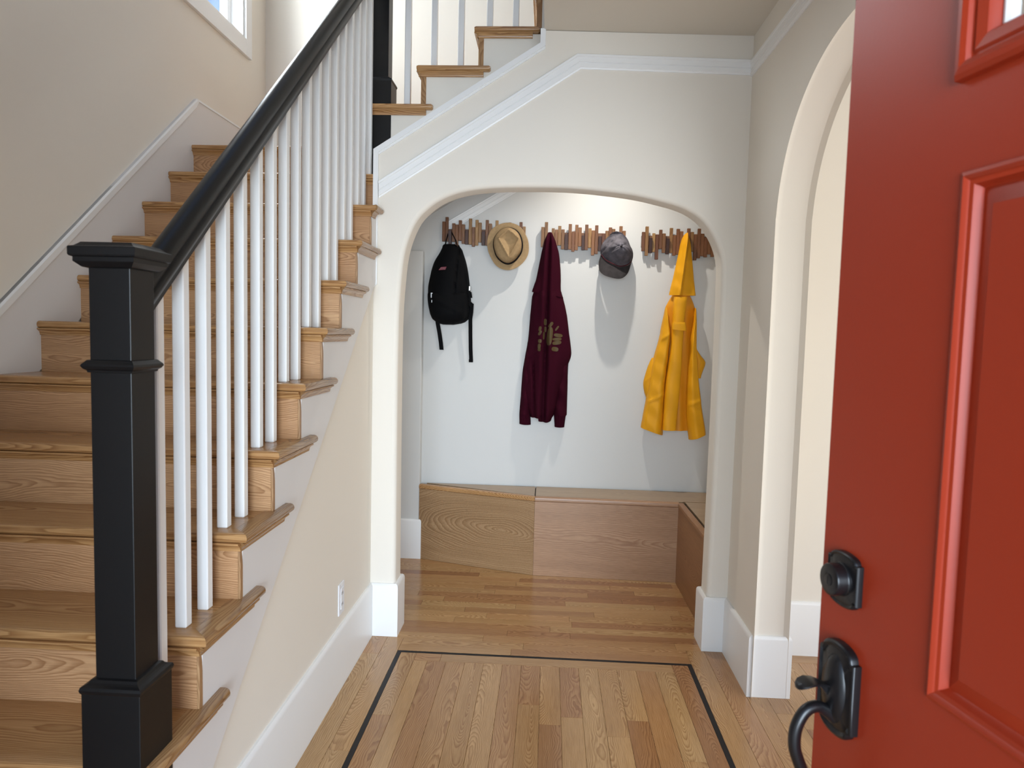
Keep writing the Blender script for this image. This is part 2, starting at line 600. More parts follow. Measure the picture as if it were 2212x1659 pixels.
# entry wall: door opening widened, living room window gap added, both for more daylight
b = MB()
b.box(XL, -0.85, 0.12, 0.27, -0.1, 5.3)
b.box(0.70, 1.5, 0.12, 0.27, -0.1, 5.3)
b.box(3.3, 4.3, 0.12, 0.27, -0.1, 5.3)
b.box(1.5, 3.3, 0.12, 0.27, -0.1, 0.7)
b.box(1.5, 3.3, 0.12, 0.27, 2.45, 5.3)
b.box(-0.85, 0.70, 0.12, 0.27, 2.2, 5.3)
struct('wall_front', b, M['wall'], 'entry wall around the front door opening', 'wall')
# ceilings
b = MB()
b.prism([(-0.062, 2.923), (RX, CZ - 0.006), (4.3, CZ - 0.01), (4.3, 3.2), (-0.062, 3.2)], 'Y', 0.27, AB)
struct('ceiling', b, M['ceiling'], 'beige hall ceiling beside the open stairwell', 'ceiling')
b = MB()  # the boxes leave an added, unseen skylight hole to let daylight in
b.box(XL - 0.14, -1.4, 0.12, 4.9, 5.3, 5.42)
b.box(0.3, 4.3, 0.12, 4.9, 5.3, 5.42)
b.box(-1.4, 0.3, 0.12, 1.2, 5.3, 5.42)
b.box(-1.4, 0.3, 3.6, 4.9, 5.3, 5.42)
struct('ceiling_upper', b, M['ceiling'], 'upper ceiling over the stairwell', 'ceiling')
struct('wall_upper', MB().box(1.25, 1.4, 0.27, 4.745, 3.2, 5.3), M['wall'], 'upper hall wall above the ceiling', 'wall')

# ------------------------------------------------------------------ baseboards and mouldings
BH, BT = 0.265, 0.017


def base_profile(h=BH, t=BT):
    return [(-0.001, 0), (t, 0), (t, h - 0.016), (t - 0.003, h - 0.006), (t - 0.009, h), (-0.001, h)]


def baseboard(name, path, label):
    b = MB().sweep_xy(path, base_profile())
    return struct(name, b, M['trim'], label, 'baseboard', smooth=35)


# along the stair wall, round the pillar, into the nook (wall on the left of travel)
baseboard('baseboard_left', [(XW, 1.0), (XW, AY), (-0.727, AY), (-0.727, AB), (-1.10, AB)][::1], 'tall white baseboard below the stairs and round the slim pillar')
# the sweep puts the board on the right-hand side of travel: from the nook side round the other pillar and on to the big arch
baseboard('baseboard_right', [(1.20, AB), (0.797, AB), (0.797, AY), (RX, AY), (RX, c0 + hw), (RX2, c0 + hw), (RX2, AY - 0.002)],
          'tall white baseboard round the pillar and the tall arch jamb')
baseboard('baseboard_far', [(RX2, AY), (4.2, AY)], 'white baseboard on the living room wall')
baseboard('baseboard_nook', [(-1.10, 4.60), (-0.831, 4.60), (-0.831, 4.665)], 'white baseboard on the nook corner return')


def strip_along(pts, depth_profile, normal_axis, base):
    """moulding on a wall: pts run along its lower edge; profile rows are (height above it, how far it stands out)"""
    rings = []
    for p in pts:
        ring = []
        for h, d in depth_profile:
            if normal_axis == 'Y':
                ring.append((p[0] + h * p[2], base - d, p[1] + h * p[3]))
            else:
                ring.append((base - d, p[0] + h * p[2], p[1] + h * p[3]))
        rings.append(ring)
    return rings


PR = [(0, -0.001), (0, 0.005), (0.10, 0.007), (0.13, 0.010), (0.40, 0.011), (0.42, 0.0085), (0.45, 0.0085), (0.47, 0.0115), (0.80, 0.013), (0.83, 0.016), (0.97, 0.017), (1.0, 0.014), (1.0, -0.001)]
b = MB().loft(strip_along([(-0.829, 2.143, 0, 0.079), (0.112, 2.746, -0.019, 0.066), (RX - 0.001, 2.723, 0, 0.066)], PR, 'Y', AY))
b.loft(strip_along([(AY, 2.717, 0, 0.064), (0.3, 2.705, 0, 0.064)], PR, 'X', RX))
struct('trim_1', b, M['trim'], 'white picture rail climbing over the arch and on round the corner', 'trim', smooth=30)
b = MB().loft(strip_along([(-0.69, 2.158, 0, 0.07), (0.05, 2.598, 0, 0.07)], PR, 'Y', 4.67))
struct('trim_2', b, M['trim'], 'white slanting rail on the nook back wall behind a rack', 'trim', smooth=30)
b = MB().loft(strip_along([(RX2, 2.742, 0, 0.064), (4.2, 2.742, 0, 0.064)], PR, 'Y', AY))
struct('trim_3', b, M['trim'], 'white picture rail on the living room wall', 'trim', smooth=30)

# cap along the sloping top of the arched wall, with an upright leg at each end
pts = [(-0.856, 1.715), (-0.856, 2.370), (-0.079, 2.861), (-0.079, 2.925)]
wd = 0.024
inner = [(-0.832, 1.735), (-0.832, 2.357), (-0.055, 2.848), (-0.055, 2.925)]
b = MB()
for i in range(3):
    q = [pts[i], pts[i + 1], inner[i + 1], inner[i]]
    b.prism(q, 'Y', AY - 0.013, AY + (0.25 if i == 1 else 0.12 if i == 0 else 0.05))
q = [(-0.856 + 0.024, 2.345), (-0.056, 2.836), (-0.056, 2.848), (-0.832, 2.357)]
b.prism(q, 'Y', AY - 0.007, AY + 0.02)
struct('trim_4', b, M['trim'], 'white cap on the sloping top of the arched wall', 'trim')

# ------------------------------------------------------------------ lower stair flight
st = thing('staircase', 'oak stair flight rising beside the stair wall, from the entry to the landing', 'staircase', (-1.4, 0.93, 0))


def bull(y0, y1, zt, t=0.027, r=0.0135, n=6):
    """side view of a board with a half-round front edge at y0: list of (y,z)"""
    p = [(y0 + 0.057, zt), (y1, zt), (y1, zt - t), (y0 + 0.057, zt - t)]
    for k in range(n + 1):
        a = -PI / 2 - k / n * PI
        p.append((y0 + r + r * math.cos(a), zt - t / 2 + t / 2 * math.sin(a)))
    return p


def cove(y0, zt, s=0.021):
    """scotia under a nosing, standing on the riser face y0 towards -y: (y,z)"""
    return [(y0, zt), (y0 - s, zt), (y0 - s, zt - 0.005), (y0 - s * 0.78, zt - 0.007), (y0 - s * 0.45, zt - 0.012), (y0 - s * 0.30, zt - 0.02), (y0 - s * 0.25, zt - 0.026), (y0, zt - 0.026)]


MX = -0.866    # mitre line between tread and return nosing
XR = -0.809    # outer edge of the return nosings
for k in range(-1, 12):
    y0, zt = nose_y(k), tz(k)
    yb = riser_y(k + 1) + 0.012
    landing = k == 11
    prof = bull(y0, 4.74 if landing else yb, zt)
    if k >= 10:
        b = MB().prism(prof, 'X', XL + 0.013, XW - 0.006)
    else:
        # mitre the front right corner: shear the right end so that the front edge runs on to the corner
        b = MB()
        n = len(prof)
        vs = [(XL + 0.013, y, z) for y, z in prof]
        vs += [(MX + max(0.0, (XR - MX) * (1 - (y - y0) / (XR - MX))) - 0.0006, y, z) for y, z in prof]
        b.add(vs, [tuple(range(n)), tuple(range(2 * n - 1, n - 1, -1))] + [(i, i + n, (i + 1) % n + n, (i + 1) % n) for i in range(n)])
    t = obj('tread', b, M['tread'], st, smooth=35)
    # scotia under the front nosing
    b = MB().prism(cove(riser_y(k), zt - 0.027), 'X', XL + 0.013, XS + 0.003 if k < 10 else XW - 0.006)
    obj('cove_moulding', b, M['tread'], t, smooth=35)
    if k < 10:
        ye = min(1.766 + (k - 1) * RUN, AY - 0.014)
        # return nosing: half-round outer edge, mitred front, rounded back end
        XRk = XR + (0.009 if k == 9 else 0.0)
        prof = [(MX, zt), (MX, zt - 0.027)]
        for q in range(7):
            a = -PI / 2 + q / 6 * PI
            prof.append((XRk - 0.0135 + 0.0135 * math.cos(a), zt - 0.0135 + 0.0135 * math.sin(a)))
        rings = [[(x, y0 + (XR - x), z) for x, z in prof],
                 [(x, ye - 0.010, z) for x, z in prof],
                 [(x - (0.004 if x > MX + 0.01 else 0), ye - 0.003, zt - 0.0135 + (z - zt + 0.0135) * 0.85) for x, z in prof],
                 [(x - (0.009 if x > MX + 0.01 else 0), ye, zt - 0.0135 + (z - zt + 0.0135) * 0.55) for x, z in prof]]
        obj('return_nosing', MB().loft(rings), M['tread_y'], t, smooth=35)
        c = [(XS - (y - riser_y(k)), z) for y, z in cove(riser_y(k), zt - 0.027)]
        b = MB()
        n = len(c)
        vs = [(x, riser_y(k) - (x - XS), z) for x, z in c] + [(x, max(ye - 0.035, riser_y(k) + 0.02), z) for x, z in c]
        b.add(vs, [tuple(range(n)), tuple(range(2 * n - 1, n - 1, -1))] + [(i, i + n, (i + 1) % n + n, (i + 1) % n) for i in range(n)])
        obj('return_cove', b, M['tread_y'], t, smooth=35)
    # riser under this tread
    zb = tz(k - 1) if k > -1 else 0.0
    ri = obj('riser', MB().box(XL + 0.013, -0.8445 if k < 10 else XW - 0.006, riser_y(k), riser_y(k) + 0.012, zb, zt - 0.02), M['riser'], st)
    if k < 10:
        h0, h1 = zb, zt - 0.053
        prof = [(-0.8443, h0), (-0.8375, h0), (-0.8375, h0 + 0.09), (-0.8385, h1 - 0.02), (-0.8405, h1), (-0.8443, h1)]
        obj('riser_end', MB().prism(prof, 'Y', riser_y(k) - 0.0006, riser_y(k) + 0.016), M['riser_z'], ri, bevel=0.001)


def stair_poly(off, k0, k1):
    p = []
    for k in range(k0, k1 + 1):
        p.append((riser_y(k) + 0.012 + off, tz(k - 1) - 0.03 if k > -1 else 0.0))
        p.append((riser_y(k) + 0.012 + off, tz(k) - 0.03))
    return p


def diag(y):
    return 1.008 + (y - 2.487) * 0.8216


# white stringer: follows the steps above, a straight slope below
top = stair_poly(0.004, -1, 9)
poly = top + [(AY - 0.002, tz(9) - 0.03), (AY - 0.002, diag(AY)), (1.26, 0.0)]
obj('stringer', MB().prism(poly, 'X', -0.8715, XS), M['string'], st)
# wall below it
poly = [(1.02, 0.0), (AY, 0.0), (AY, diag(AY) + 0.02), (1.24, 0.0 + 0.01)]
poly = [(0.96, 0.0), (AY - 0.001, 0.0), (AY - 0.001, diag(AY) + 0.05), (1.30, diag(1.30) + 0.05), (0.96, 0.09)]
struct('wall_stair', MB().prism(poly, 'X', -0.8725, XW), M['wall'], 'beige sloping wall under the stair stringer', 'wall')
# skirt board on the far wall, stepping with the stairs, with a bevelled cap
def sk(y):
    return 2.710 + (y - 3.772) * 0.8186


poly = [(0.60, 0.0), (0.60, sk(0.60) if sk(0.60) > 0 else 0.02), (3.785, sk(3.785)), (4.744, sk(3.785)), (4.744, 2.40), (3.6, 2.2), (1.0, 0.0)]
obj('skirt_board', MB().prism(poly, 'X', XL, XL + 0.014), M['string'], st)
b = MB()
pa = [(0.60, sk(0.60)), (3.785, sk(3.785)), (3.800, sk(3.785) - 0.012), (3.768, sk(3.768) - 0.040), (0.60, sk(0.60) - 0.040)]
rings = [[(XL + 0.0, y, z) for y, z in pa], [(XL + 0.016, y, z) for y, z in pa], [(XL + 0.022, y + (0.004 if i > 1 else 0), z - (0.008 if i < 2 else -0.006)) for i, (y, z) in enumerate(pa)]]
b.loft(rings)
obj('skirt_cap', b, M['trim'], st)
b = MB().box(XL, XL + 0.018, 3.79, 4.744, sk(3.785) - 0.008, sk(3.785) + 0.003)
obj('skirt_cap', b, M['trim'], st)

# ------------------------------------------------------------------ upper stair flight
up = thing('staircase', 'upper oak stair flight climbing away from the landing above the arch', 'staircase', (-0.7, 4.2, 2.47))
URUN, UY = 0.2885, 3.655
for j in range(1, 7):
    x0 = -0.7076 + (j - 2) * URUN      # nosing front
    zt = 2.47 + j * RISE
    xb = x0 + URUN + 0.035
    # tread, seen from its end: half-round nosing towards the landing
    prof = [(xb, zt), (xb, zt - 0.027)] + [(x0 + 0.0135 + 0.0135 * math.cos(-PI / 2 - q / 6 * PI), zt - 0.0135 + 0.0135 * math.sin(-PI / 2 - q / 6 * PI)) for q in range(7)]
    t = obj('tread', MB().prism(prof, 'Y', UY + 0.012, 4.744), M['tread_y'], up, smooth=35)
    # return nosing facing the hall
    xe = x0 + 0.376 if j < 3 else x0 + 0.33
    prof = [(UY + 0.0115, zt), (UY + 0.0115, zt - 0.027)] + [(UY - 0.0145 + 0.0135 * math.cos(-PI / 2 - q / 6 * PI), zt - 0.0135 + 0.0135 * math.sin(-PI / 2 - q / 6 * PI)) for q in range(7)]
    rings = [[(x0 + 0.004, y, zt - 0.0135 + (z - zt + 0.0135) * 0.7) for y, z in prof], [(x0 + 0.012, y, z) for y, z in prof], [(xe - 0.008, y, z) for y, z in prof], [(xe, y, zt - 0.0135 + (z - zt + 0.0135) * 0.55) for y, z in prof]]
    obj('return_nosing', MB().loft(rings), M['tread'], t, smooth=35)
    xr = x0 + 0.024
    c = cove(UY, zt - 0.027)
    obj('return_cove', MB().prism(c, 'X', xr - 0.012, xe - 0.035), M['tread'], t, smooth=35)
    c2 = [(xr - (UY - y), z) for y, z in cove(UY, zt - 0.027)]
    obj('cove_moulding', MB().prism(c2, 'Y', UY - 0.018, 4.744), M['tread_y'], t, smooth=35)
    ri = obj('riser', MB().box(xr, xr + 0.026, UY + 0.0, 4.744, zt - RISE, zt - 0.027), M['riser_z'], up)
# painted stringer behind the return nosings
p = [(-0.852, 2.47)]
for j in range(1, 7):
    x = -0.7076 + (j - 2) * URUN + 0.05
    p += [(x, 2.47 + (j - 1) * RISE - 0.03), (x, 2.47 + j * RISE - 0.03)]
p += [(x + 0.3, 2.47 + 6 * RISE - 0.03), (x + 0.3, 3.50), (-0.05, 2.77), (-0.852, 2.30)]
obj('stringer', MB().prism(p, 'Y', UY + 0.003, UY + 0.05), M['wall'], up)

# ------------------------------------------------------------------ railings
CX = -0.8997
rl = thing('stair_railing', 'black handrail on white balusters between two black newel posts', 'railing', (CX, 1.4553, 0.38))


def newel(parent, cx, cy, zb, zblock, zcollar, ztop, name='newel_post'):
    def sq(h, z):
        return [(cx - h, cy - h, z), (cx + h, cy - h, z), (cx + h, cy + h, z), (cx - h, cy + h, z)]
    n = obj(name, MB().loft([sq(0.0437, zblock - 0.05), sq(0.0437, ztop - 0.03)]), M['black'], parent, bevel=0.0015)
    obj('base_block', MB().loft([sq(0.0637, zb), sq(0.0637, zblock - 0.024)]), M['black'], n, bevel=0.0015)
    obj('base_moulding', MB().loft([sq(0.0637, zblock - 0.025), sq(0.0660, zblock - 0.021), sq(0.0670, zblock - 0.016), sq(0.0650, zblock - 0.010), sq(0.0580, zblock - 0.007), sq(0.0535, zblock - 0.004), sq(0.0500, zblock + 0.001), sq(0.0437, zblock + 0.003)]), M['black'], n)
    if zcollar:
        z = zcollar
        obj('collar', MB().loft([sq(0.0437, z - 0.014), sq(0.0475, z - 0.013), sq(0.0485, z - 0.009), sq(0.0530, z - 0.006), sq(0.0568, z), sq(0.0555, z + 0.004), sq(0.0515, z + 0.008), sq(0.0500, z + 0.010), sq(0.0480, z + 0.012), sq(0.0437, z + 0.013)]), M['black'], n)
        z = ztop
        obj('cap', MB().loft([sq(0.0437, z - 0.052), sq(0.0520, z - 0.050), sq(0.0545, z - 0.048), sq(0.0630, z - 0.040), sq(0.0635, z - 0.039), sq(0.0635, z - 0.031), sq(0.0640, z - 0.0305), sq(0.0685, z - 0.029), sq(0.0700, z - 0.026), sq(0.0700, z - 0.012), sq(0.0690, z - 0.010), sq(0.0620, z - 0.008), sq(0.0560, z - 0.003), sq(0.0530, z)]), M['black'], n)
    return n


newel(rl, CX, 1.4553, 0.38, 0.762, 1.430, 1.682)
newel(rl, CX, 3.7165, 2.30, 2.800, 3.62, 3.80)


def zu(y):      # underside of the handrail
    return 1.560 + 0.8215 * (y - 1.543)


def drift(y):    # the rail runs a touch out of true
    return -0.0128 * (y - 1.5)


# handrail: moulded section swept up the slope
sec = [(-0.026, 0.000), (-0.026, 0.012), (-0.031, 0.018), (-0.034, 0.030), (-0.031, 0.040), (-0.027, 0.044), (-0.029, 0.056), (-0.025, 0.072), (-0.014, 0.085), (0.0, 0.090),
       (0.014, 0.085), (0.025, 0.072), (0.029, 0.056), (0.027, 0.044), (0.031, 0.040), (0.034, 0.030), (0.031, 0.018), (0.026, 0.012), (0.026, 0.000)]
rings = [[(CX + x + drift(y), y, zu(y) + h * 1.12) for x, h in sec] for y in (1.4553 + 0.0437, 3.674)]
hr = obj('handrail', MB().loft(rings), M['black'], rl, smooth=50)
hw_ = 0.0150
for k in range(1, 11):
    for j in range(2):
        if k == 1 and j == 0:
            continue
        y = 1.6805 + (k - 2) * RUN + j * 0.1155
        if y > 3.62:
            continue
        rings = []
        b = MB()
        z0 = tz(k)
        vs = []
        for (dx, dy) in ((-hw_, 0), (hw_, 0), (hw_, 0.03), (-hw_, 0.03)):
            vs.append((CX + drift(y) + dx, y + dy, z0))
        for (dx, dy) in ((-hw_, 0), (hw_, 0), (hw_, 0.03), (-hw_, 0.03)):
            vs.append((CX + drift(y) + dx, y + dy, zu(y + dy) + 0.012))
        b.add(vs, [(0, 1, 2, 3), (7, 6, 5, 4), (0, 4, 5, 1), (1, 5, 6, 2), (2, 6, 7, 3), (3, 7, 4, 0)])
        obj('baluster', b, M['trim'], rl, bevel=0.0028, seg=1)
# upper railing: balusters on the upper treads
rl2 = thing('stair_railing', 'black rail on white balusters along the upper flight', 'railing', (-0.7, 3.7165, 2.66))
BYc = 3.7165


def zu2(x):
    return 3.50 + (x + 0.85) * 0.655


# front face at BYc-0.015 ; x positions measured one by one
for (xa, j) in ((-0.7795, 1), (-0.6445, 2), (-0.5070, 2), (-0.3620, 3), (-0.2290, 3), (-0.0760, 4), (0.057, 4), (0.21, 5), (0.34, 5)):
    b = MB()
    z0 = 2.47 + j * RISE
    vs = []
    for z in (0, 1):
        for dx, dy in ((0, -0.015), (0.031, -0.015), (0.031, 0.015), (0, 0.015)):
            vs.append((xa + dx, BYc + dy, z0 if z == 0 else zu2(xa + dx) + 0.012))
    b.add(vs, [(0, 1, 2, 3), (7, 6, 5, 4), (0, 4, 5, 1), (1, 5, 6, 2), (2, 6, 7, 3), (3, 7, 4, 0)])
    obj('baluster', b, M['trim'], rl2, bevel=0.0028, seg=1)
rings = [[(x, BYc + q, zu2(x) + h * 1.1) for q, h in sec] for x in (-0.85, 0.6)]
obj('handrail', MB().loft(rings), M['black'], rl2, smooth=50)

# ------------------------------------------------------------------ window on the stair wall
w = thing('window_1', 'white framed window on the stair wall above the landing', 'window', (XL, 3.95, 3.28), kind='structure')
b = MB()
cs = 0.082
for (y0, y1, z0, z1) in ((WY1, WY1 + cs, WZ0 - 0.098, WZ1 + cs), (WY0 - cs, WY0, WZ0 - 0.098, WZ1 + cs), (WY0, WY1, WZ0 - 0.098, WZ0), (WY0, WY1, WZ1, WZ1 + cs)):
    b.box(XL, XL + 0.019, y0, y1, z0, z1)
obj('casing', b, M['trim'], w, bevel=0.002)
b = MB()
for (y0, y1, z0, z1) in ((WY1 - 0.018, WY1, WZ0, WZ1), (WY0, WY0 + 0.018, WZ0, WZ1), (WY0 + 0.018, WY1 - 0.018, WZ0, WZ0 + 0.018), (WY0 + 0.018, WY1 - 0.018, WZ1 - 0.018, WZ1)):
    b.box(XL - 0.14, XL + 0.004, y0, y1, z0, z1)
obj('jamb', b, M['trim'], w)
b = MB()
s0, s1 = WY0 + 0.018, WY1 - 0.018
for (y0, y1, z0, z1) in ((s1 - 0.05, s1, WZ0 + 0.018, WZ1 - 0.018), (s0, s0 + 0.05, WZ0 + 0.018, WZ1 - 0.018), (s0 + 0.05, s1 - 0.05, WZ0 + 0.018, WZ0 + 0.068), (s0 + 0.05, s1 - 0.05, WZ1 - 0.068, WZ1 - 0.018), (s0 + 0.05, s1 - 0.05, 3.86, 3.89)):
    b.box(XL - 0.11, XL - 0.07, y0, y1, z0, z1)
sa = obj('sash', b, M['trim'], w, bevel=0.003)
obj('pane', MB().box(XL - 0.093, XL - 0.089, s0 + 0.05, s1 - 0.05, WZ0 + 0.068, WZ1 - 0.068), M['glass'], sa)

# ------------------------------------------------------------------ floor planks and inlay
planks = []


def plank(x0, x1, y0, y1, along):
    """one board; the mesh runs along its own X axis"""
    Lx, Wy = ((x1 - x0), (y1 - y0)) if along == 'X' else ((y1 - y0), (x1 - x0))
    g = 0.00045
    b = MB()
    a, c, ch = Lx / 2 - g, Wy / 2 - g, 0.0007
    b.loft([[(-a, -c, -0.018), (a, -c, -0.018), (a, c, -0.018), (-a, c, -0.018)],
            [(-a, -c, -ch), (a, -c, -ch), (a, c, -ch), (-a, c, -ch)],
            [(-a + ch, -c + ch, 0), (a - ch, -c + ch, 0), (a - ch, c - ch, 0), (-a + ch, c - ch, 0)]])
    o = obj('plank', b, M['plank_x'], fl)
    o.location = o.location + Vector(((x0 + x1) / 2, (y0 + y1) / 2, 0))
    if along == 'Y':
        o.rotation_euler = (0, 0, PI / 2)
    return o


rp = random.Random(21)


def run(a0, a1, lo, hi):
    cuts = [a0]
    while a1 - cuts[-1] > hi:
        cuts.append(cuts[-1] + rp.uniform(lo, hi))
    if a1 - cuts[-1] < 0.15 and len(cuts) > 1:
        cuts.pop()
    cuts.append(a1)
    return list(zip(cuts[:-1], cuts[1:]))


IX0, IX1, IY1, IY0, IW = -0.676, 0.705, 3.236, 0.55, 0.020
b = 0.0
il = [(IX0, IX0 + IW, IY0, IY1), (IX1 - IW, IX1, IY0, IY1), (IX0 + IW, IX1 - IW, IY1 - IW, IY1), (IX0 + IW, IX1 - IW, IY0, IY0 + IW)]
for x0, x1, y0, y1 in il:
    obj('inlay_strip', MB().box(x0 + 0.0003, x1 - 0.0003, y0 + 0.0003, y1 - 0.0003, -0.018, -0.0002), M['inlay'], fl)
fx0, fx1, fy1 = IX0 + IW, IX1 - IW, IY1 - IW
PWD = 0.0745
# border boards inside the line
for (a0, a1) in ((2.667, fy1), (1.75, 2.667), (IY0 + IW, 1.75)):
    plank(fx0, fx0 + PWD, a0, a1, 'Y')
for (a0, a1) in ((2.38, fy1), (1.4, 2.38), (IY0 + IW, 1.4)):
    plank(fx1 - PWD, fx1, a0, a1, 'Y')
plank(fx0 + PWD, fx0 + PWD + 0.12, fy1 - PWD, fy1, 'X')
plank(fx0 + PWD + 0.12, fx1 - PWD, fy1 - PWD, fy1, 'X')
# field
bx0, bx1, by1 = fx0 + PWD, fx1 - PWD, fy1 - PWD
widths = [0.062] + [0.0845] * 13
sc_ = (bx1 - bx0) / sum(widths)
x = bx0
firsts = [9, 9, 9, 9, 9, 9, 2.80, 2.66, 2.72, 9, 2.60, 2.72, 9, 9]
for wv_, first in zip(widths, firsts):
    x1 = x + wv_ * sc_
    if first < 5:
        plank(x, x1, first, by1, 'Y')
        segs = run(IY0 + IW, first, 0.45, 1.1)
    else:
        segs = run(IY0 + IW, by1, 1.1, 1.9)
    for a0, a1 in segs:
        plank(x, x1, a0, a1, 'Y')
    x = x1
# beside the line
for (xa, xb) in ((-0.836, -0.757), (-0.757, IX0)):
    for a0, a1 in run(0.5, 3.377, 0.7, 1.5):
        plank(xa, xb, a0, a1, 'Y')
x = IX1
while x < 1.75:
    top = 3.377 if x < 0.85 else (3.30 if x > 0.95 else 2.962)
    pw = 0.0885 if x < 0.85 else 0.0835
    for a0, a1 in run(0.5, top, 0.35, 1.2):
        plank(x, x + pw, a0, a1, 'Y')
    x += pw
x0_ = x
plank(RX2 + 0.0, x0_, 3.30, 3.385, 'X')
plank(0.955, RX2, 2.95, 2.953, 'X') if False else None
# rows across, from the line into the nook
y = IY1
nr = 0
while y < 4.66:
    y1 = y + 0.0705
    xl, xr = (IX0, IX1) if y < 3.37 else ((-0.835, 0.88) if y < 3.44 else ((-0.72, 0.79) if y < 3.51 else (-1.08, 1.28)))
    for a0, a1 in run(xl, xr, 0.30, 0.95):
        plank(a0, a1, y, y1, 'X')
    y = y1
    nr += 1

# ------------------------------------------------------------------ corner bench in the nook
bn = thing('corner_bench', 'built-in oak corner bench along the nook back wall', 'bench', (0, 4.5, 0))
BZ = 0.500
A_ = Vector((-0.831, 4.597))
B_ = Vector((-0.059, 4.353))
C_ = Vector((0.823, 4.329))
D_ = Vector((0.832, 3.56))


def panel(p, q, mt, zt, t=0.018):
    d = (q - p).normalized()
    n = Vector((-d.y, d.x))
    return MB().prism([tuple(p), tuple(q), tuple(q + n * t), tuple(p + n * t)], 'Z', 0.001, zt)


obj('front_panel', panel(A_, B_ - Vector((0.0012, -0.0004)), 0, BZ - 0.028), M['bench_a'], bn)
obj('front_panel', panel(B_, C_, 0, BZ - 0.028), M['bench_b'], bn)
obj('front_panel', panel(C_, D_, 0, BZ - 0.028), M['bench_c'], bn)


def nosing(p, q, w=0.030, inset0=0.0, inset1=0.0):
    d = (q - p).normalized()
    n = Vector((-d.y, d.x))
    rings = []
    for e_, ins in ((p + d * inset0, 0), (q - d * inset1, 0)):
        ring = []
        for o, z in [(0.001, BZ - 0.028), (-0.004, BZ - 0.024), (-0.005, BZ - 0.012), (-0.003, BZ - 0.004), (0.004, BZ), (w, BZ), (w, BZ - 0.028)]:
            v = e_ + n * o
            ring.append((v.x, v.y, z))
        rings.append(ring)
    return MB().loft(rings)


obj('edge_strip', nosing(A_, B_, inset1=0.0015), M['tread'], bn, smooth=40)
obj('edge_strip', nosing(B_, C_, inset1=-0.004), M['bench_b'], bn, smooth=40)
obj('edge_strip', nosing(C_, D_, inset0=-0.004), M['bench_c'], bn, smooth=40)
# dark liner under the lids shows in the gaps
obj('liner', MB().prism([(-0.82, 4.60), (-0.059, 4.37), (0.84, 4.345), (0.85, 3.57), (1.295, 3.57), (1.295, 4.666), (-0.82, 4.666)], 'Z', 0.46, BZ - 0.012), M['gap'], bn)
g = 0.005


def lid(poly, mt):
    return obj('lid', MB().prism(poly, 'Z', BZ - 0.014, BZ - 0.0005), mt, bn)


lid([(-0.055 - 0.004, 4.353 + 0.031 + g), (-0.062, 4.657), (-0.70, 4.654), (-0.74, 4.602)][::-1] if False else [(-0.79, 4.652), (-0.0625, 4.392), (-0.0625, 4.656)], M['bench_top'])
lid([(-0.0565, 4.390), (0.852, 4.365), (0.862, 4.372), (1.292, 4.372), (1.292, 4.655), (-0.0565, 4.660)], M['bench_top'])
lid([(0.868, 4.36), (0.876, 3.57), (1.292, 3.57), (1.292, 4.367)], M['bench_top'])

# ------------------------------------------------------------------ coat racks
WB = 4.67       # nook back wall
# (left, right, top, foot) of every slat in metres along the wall; kind s = slat, h = folding peg


def rack(name, x0, x1, zrail, slats, label, ztop_l):
    t = thing(name, label, 'coat rack', ((x0 + x1) / 2, WB, zrail - 0.05), 'slatted wooden coat racks on the nook wall')
    obj('rail', MB().box(x0 + 0.004, x1 - 0.004, WB - 0.020, WB - 0.0005, zrail - 0.042, zrail + 0.032), M['rail_wood'], t, bevel=0.001)
    for (a, b_, zt, zf, kd) in slats:
        xm, wd_ = (a + b_) / 2, (b_ - a) / 2 - 0.0004
        h = zt - zf
        if kd == 's':
            o = obj('slat', MB().box(-wd_, wd_, -0.0085, 0.0085, -h / 2, h / 2), M['slat'], t, bevel=0.0012, seg=1)
            o.location = o.location + Vector((xm, WB - 0.0295, (zt + zf) / 2))
        else:
            # peg hinged at its foot, swung out from the wall when kd is a number of degrees
            ang = math.radians(kd)
            y0, z0 = WB - 0.026, zf
            bb = MB().box(-wd_, wd_, -0.016, 0, 0, h)
            bb.xform(lambda x, y, z: (x, y * math.cos(ang) - z * math.sin(ang), z * math.cos(ang) + y * math.sin(ang)))
            o = obj('peg', bb, M['hook'], t, bevel=0.001, seg=1)
            o.location = o.location + Vector((xm, y0, z0))
    return t


R1 = [(-0.714, -0.694, 2.227, 2.100, 's'), (-0.6935, -0.673, 2.256, 2.100, 's'), (-0.6495, -0.629, 2.217, 2.098, 's'), (-0.629, -0.608, 2.209, 2.056, 's'), (-0.607, -0.586, 2.237, 2.109, 's'),
      (-0.586, -0.565, 2.211, 2.087, 's'), (-0.5405, -0.520, 2.249, 2.083, 's'), (-0.5195, -0.499, 2.195, 2.070, 's'), (-0.498, -0.4775, 2.241, 2.078, 's'), (-0.477, -0.457, 2.224, 2.098, 's'),
      (-0.4315, -0.411, 2.242, 2.079, 's'), (-0.410, -0.390, 2.219, 2.081, 's'), (-0.3675, -0.348, 2.240, 2.090, 's'), (-0.347, -0.327, 2.205, 2.06, 's'), (-0.326, -0.306, 2.222, 2.05, 's'),
      (-0.284, -0.264, 2.228, 2.07, 's'), (-0.263, -0.243, 2.214, 2.08, 's'), (-0.242, -0.222, 2.20, 2.09, 's'), (-0.212, -0.192, 2.232, 2.075, 's'), (-0.1915, -0.171, 2.204, 2.09, 's'),
      (-0.672, -0.650, 2.172, 2.085, 12), (-0.564, -0.541, 2.172, 2.083, 0), (-0.456, -0.432, 2.168, 2.079, 0), (-0.3055, -0.285, 2.16, 2.07, 10)]
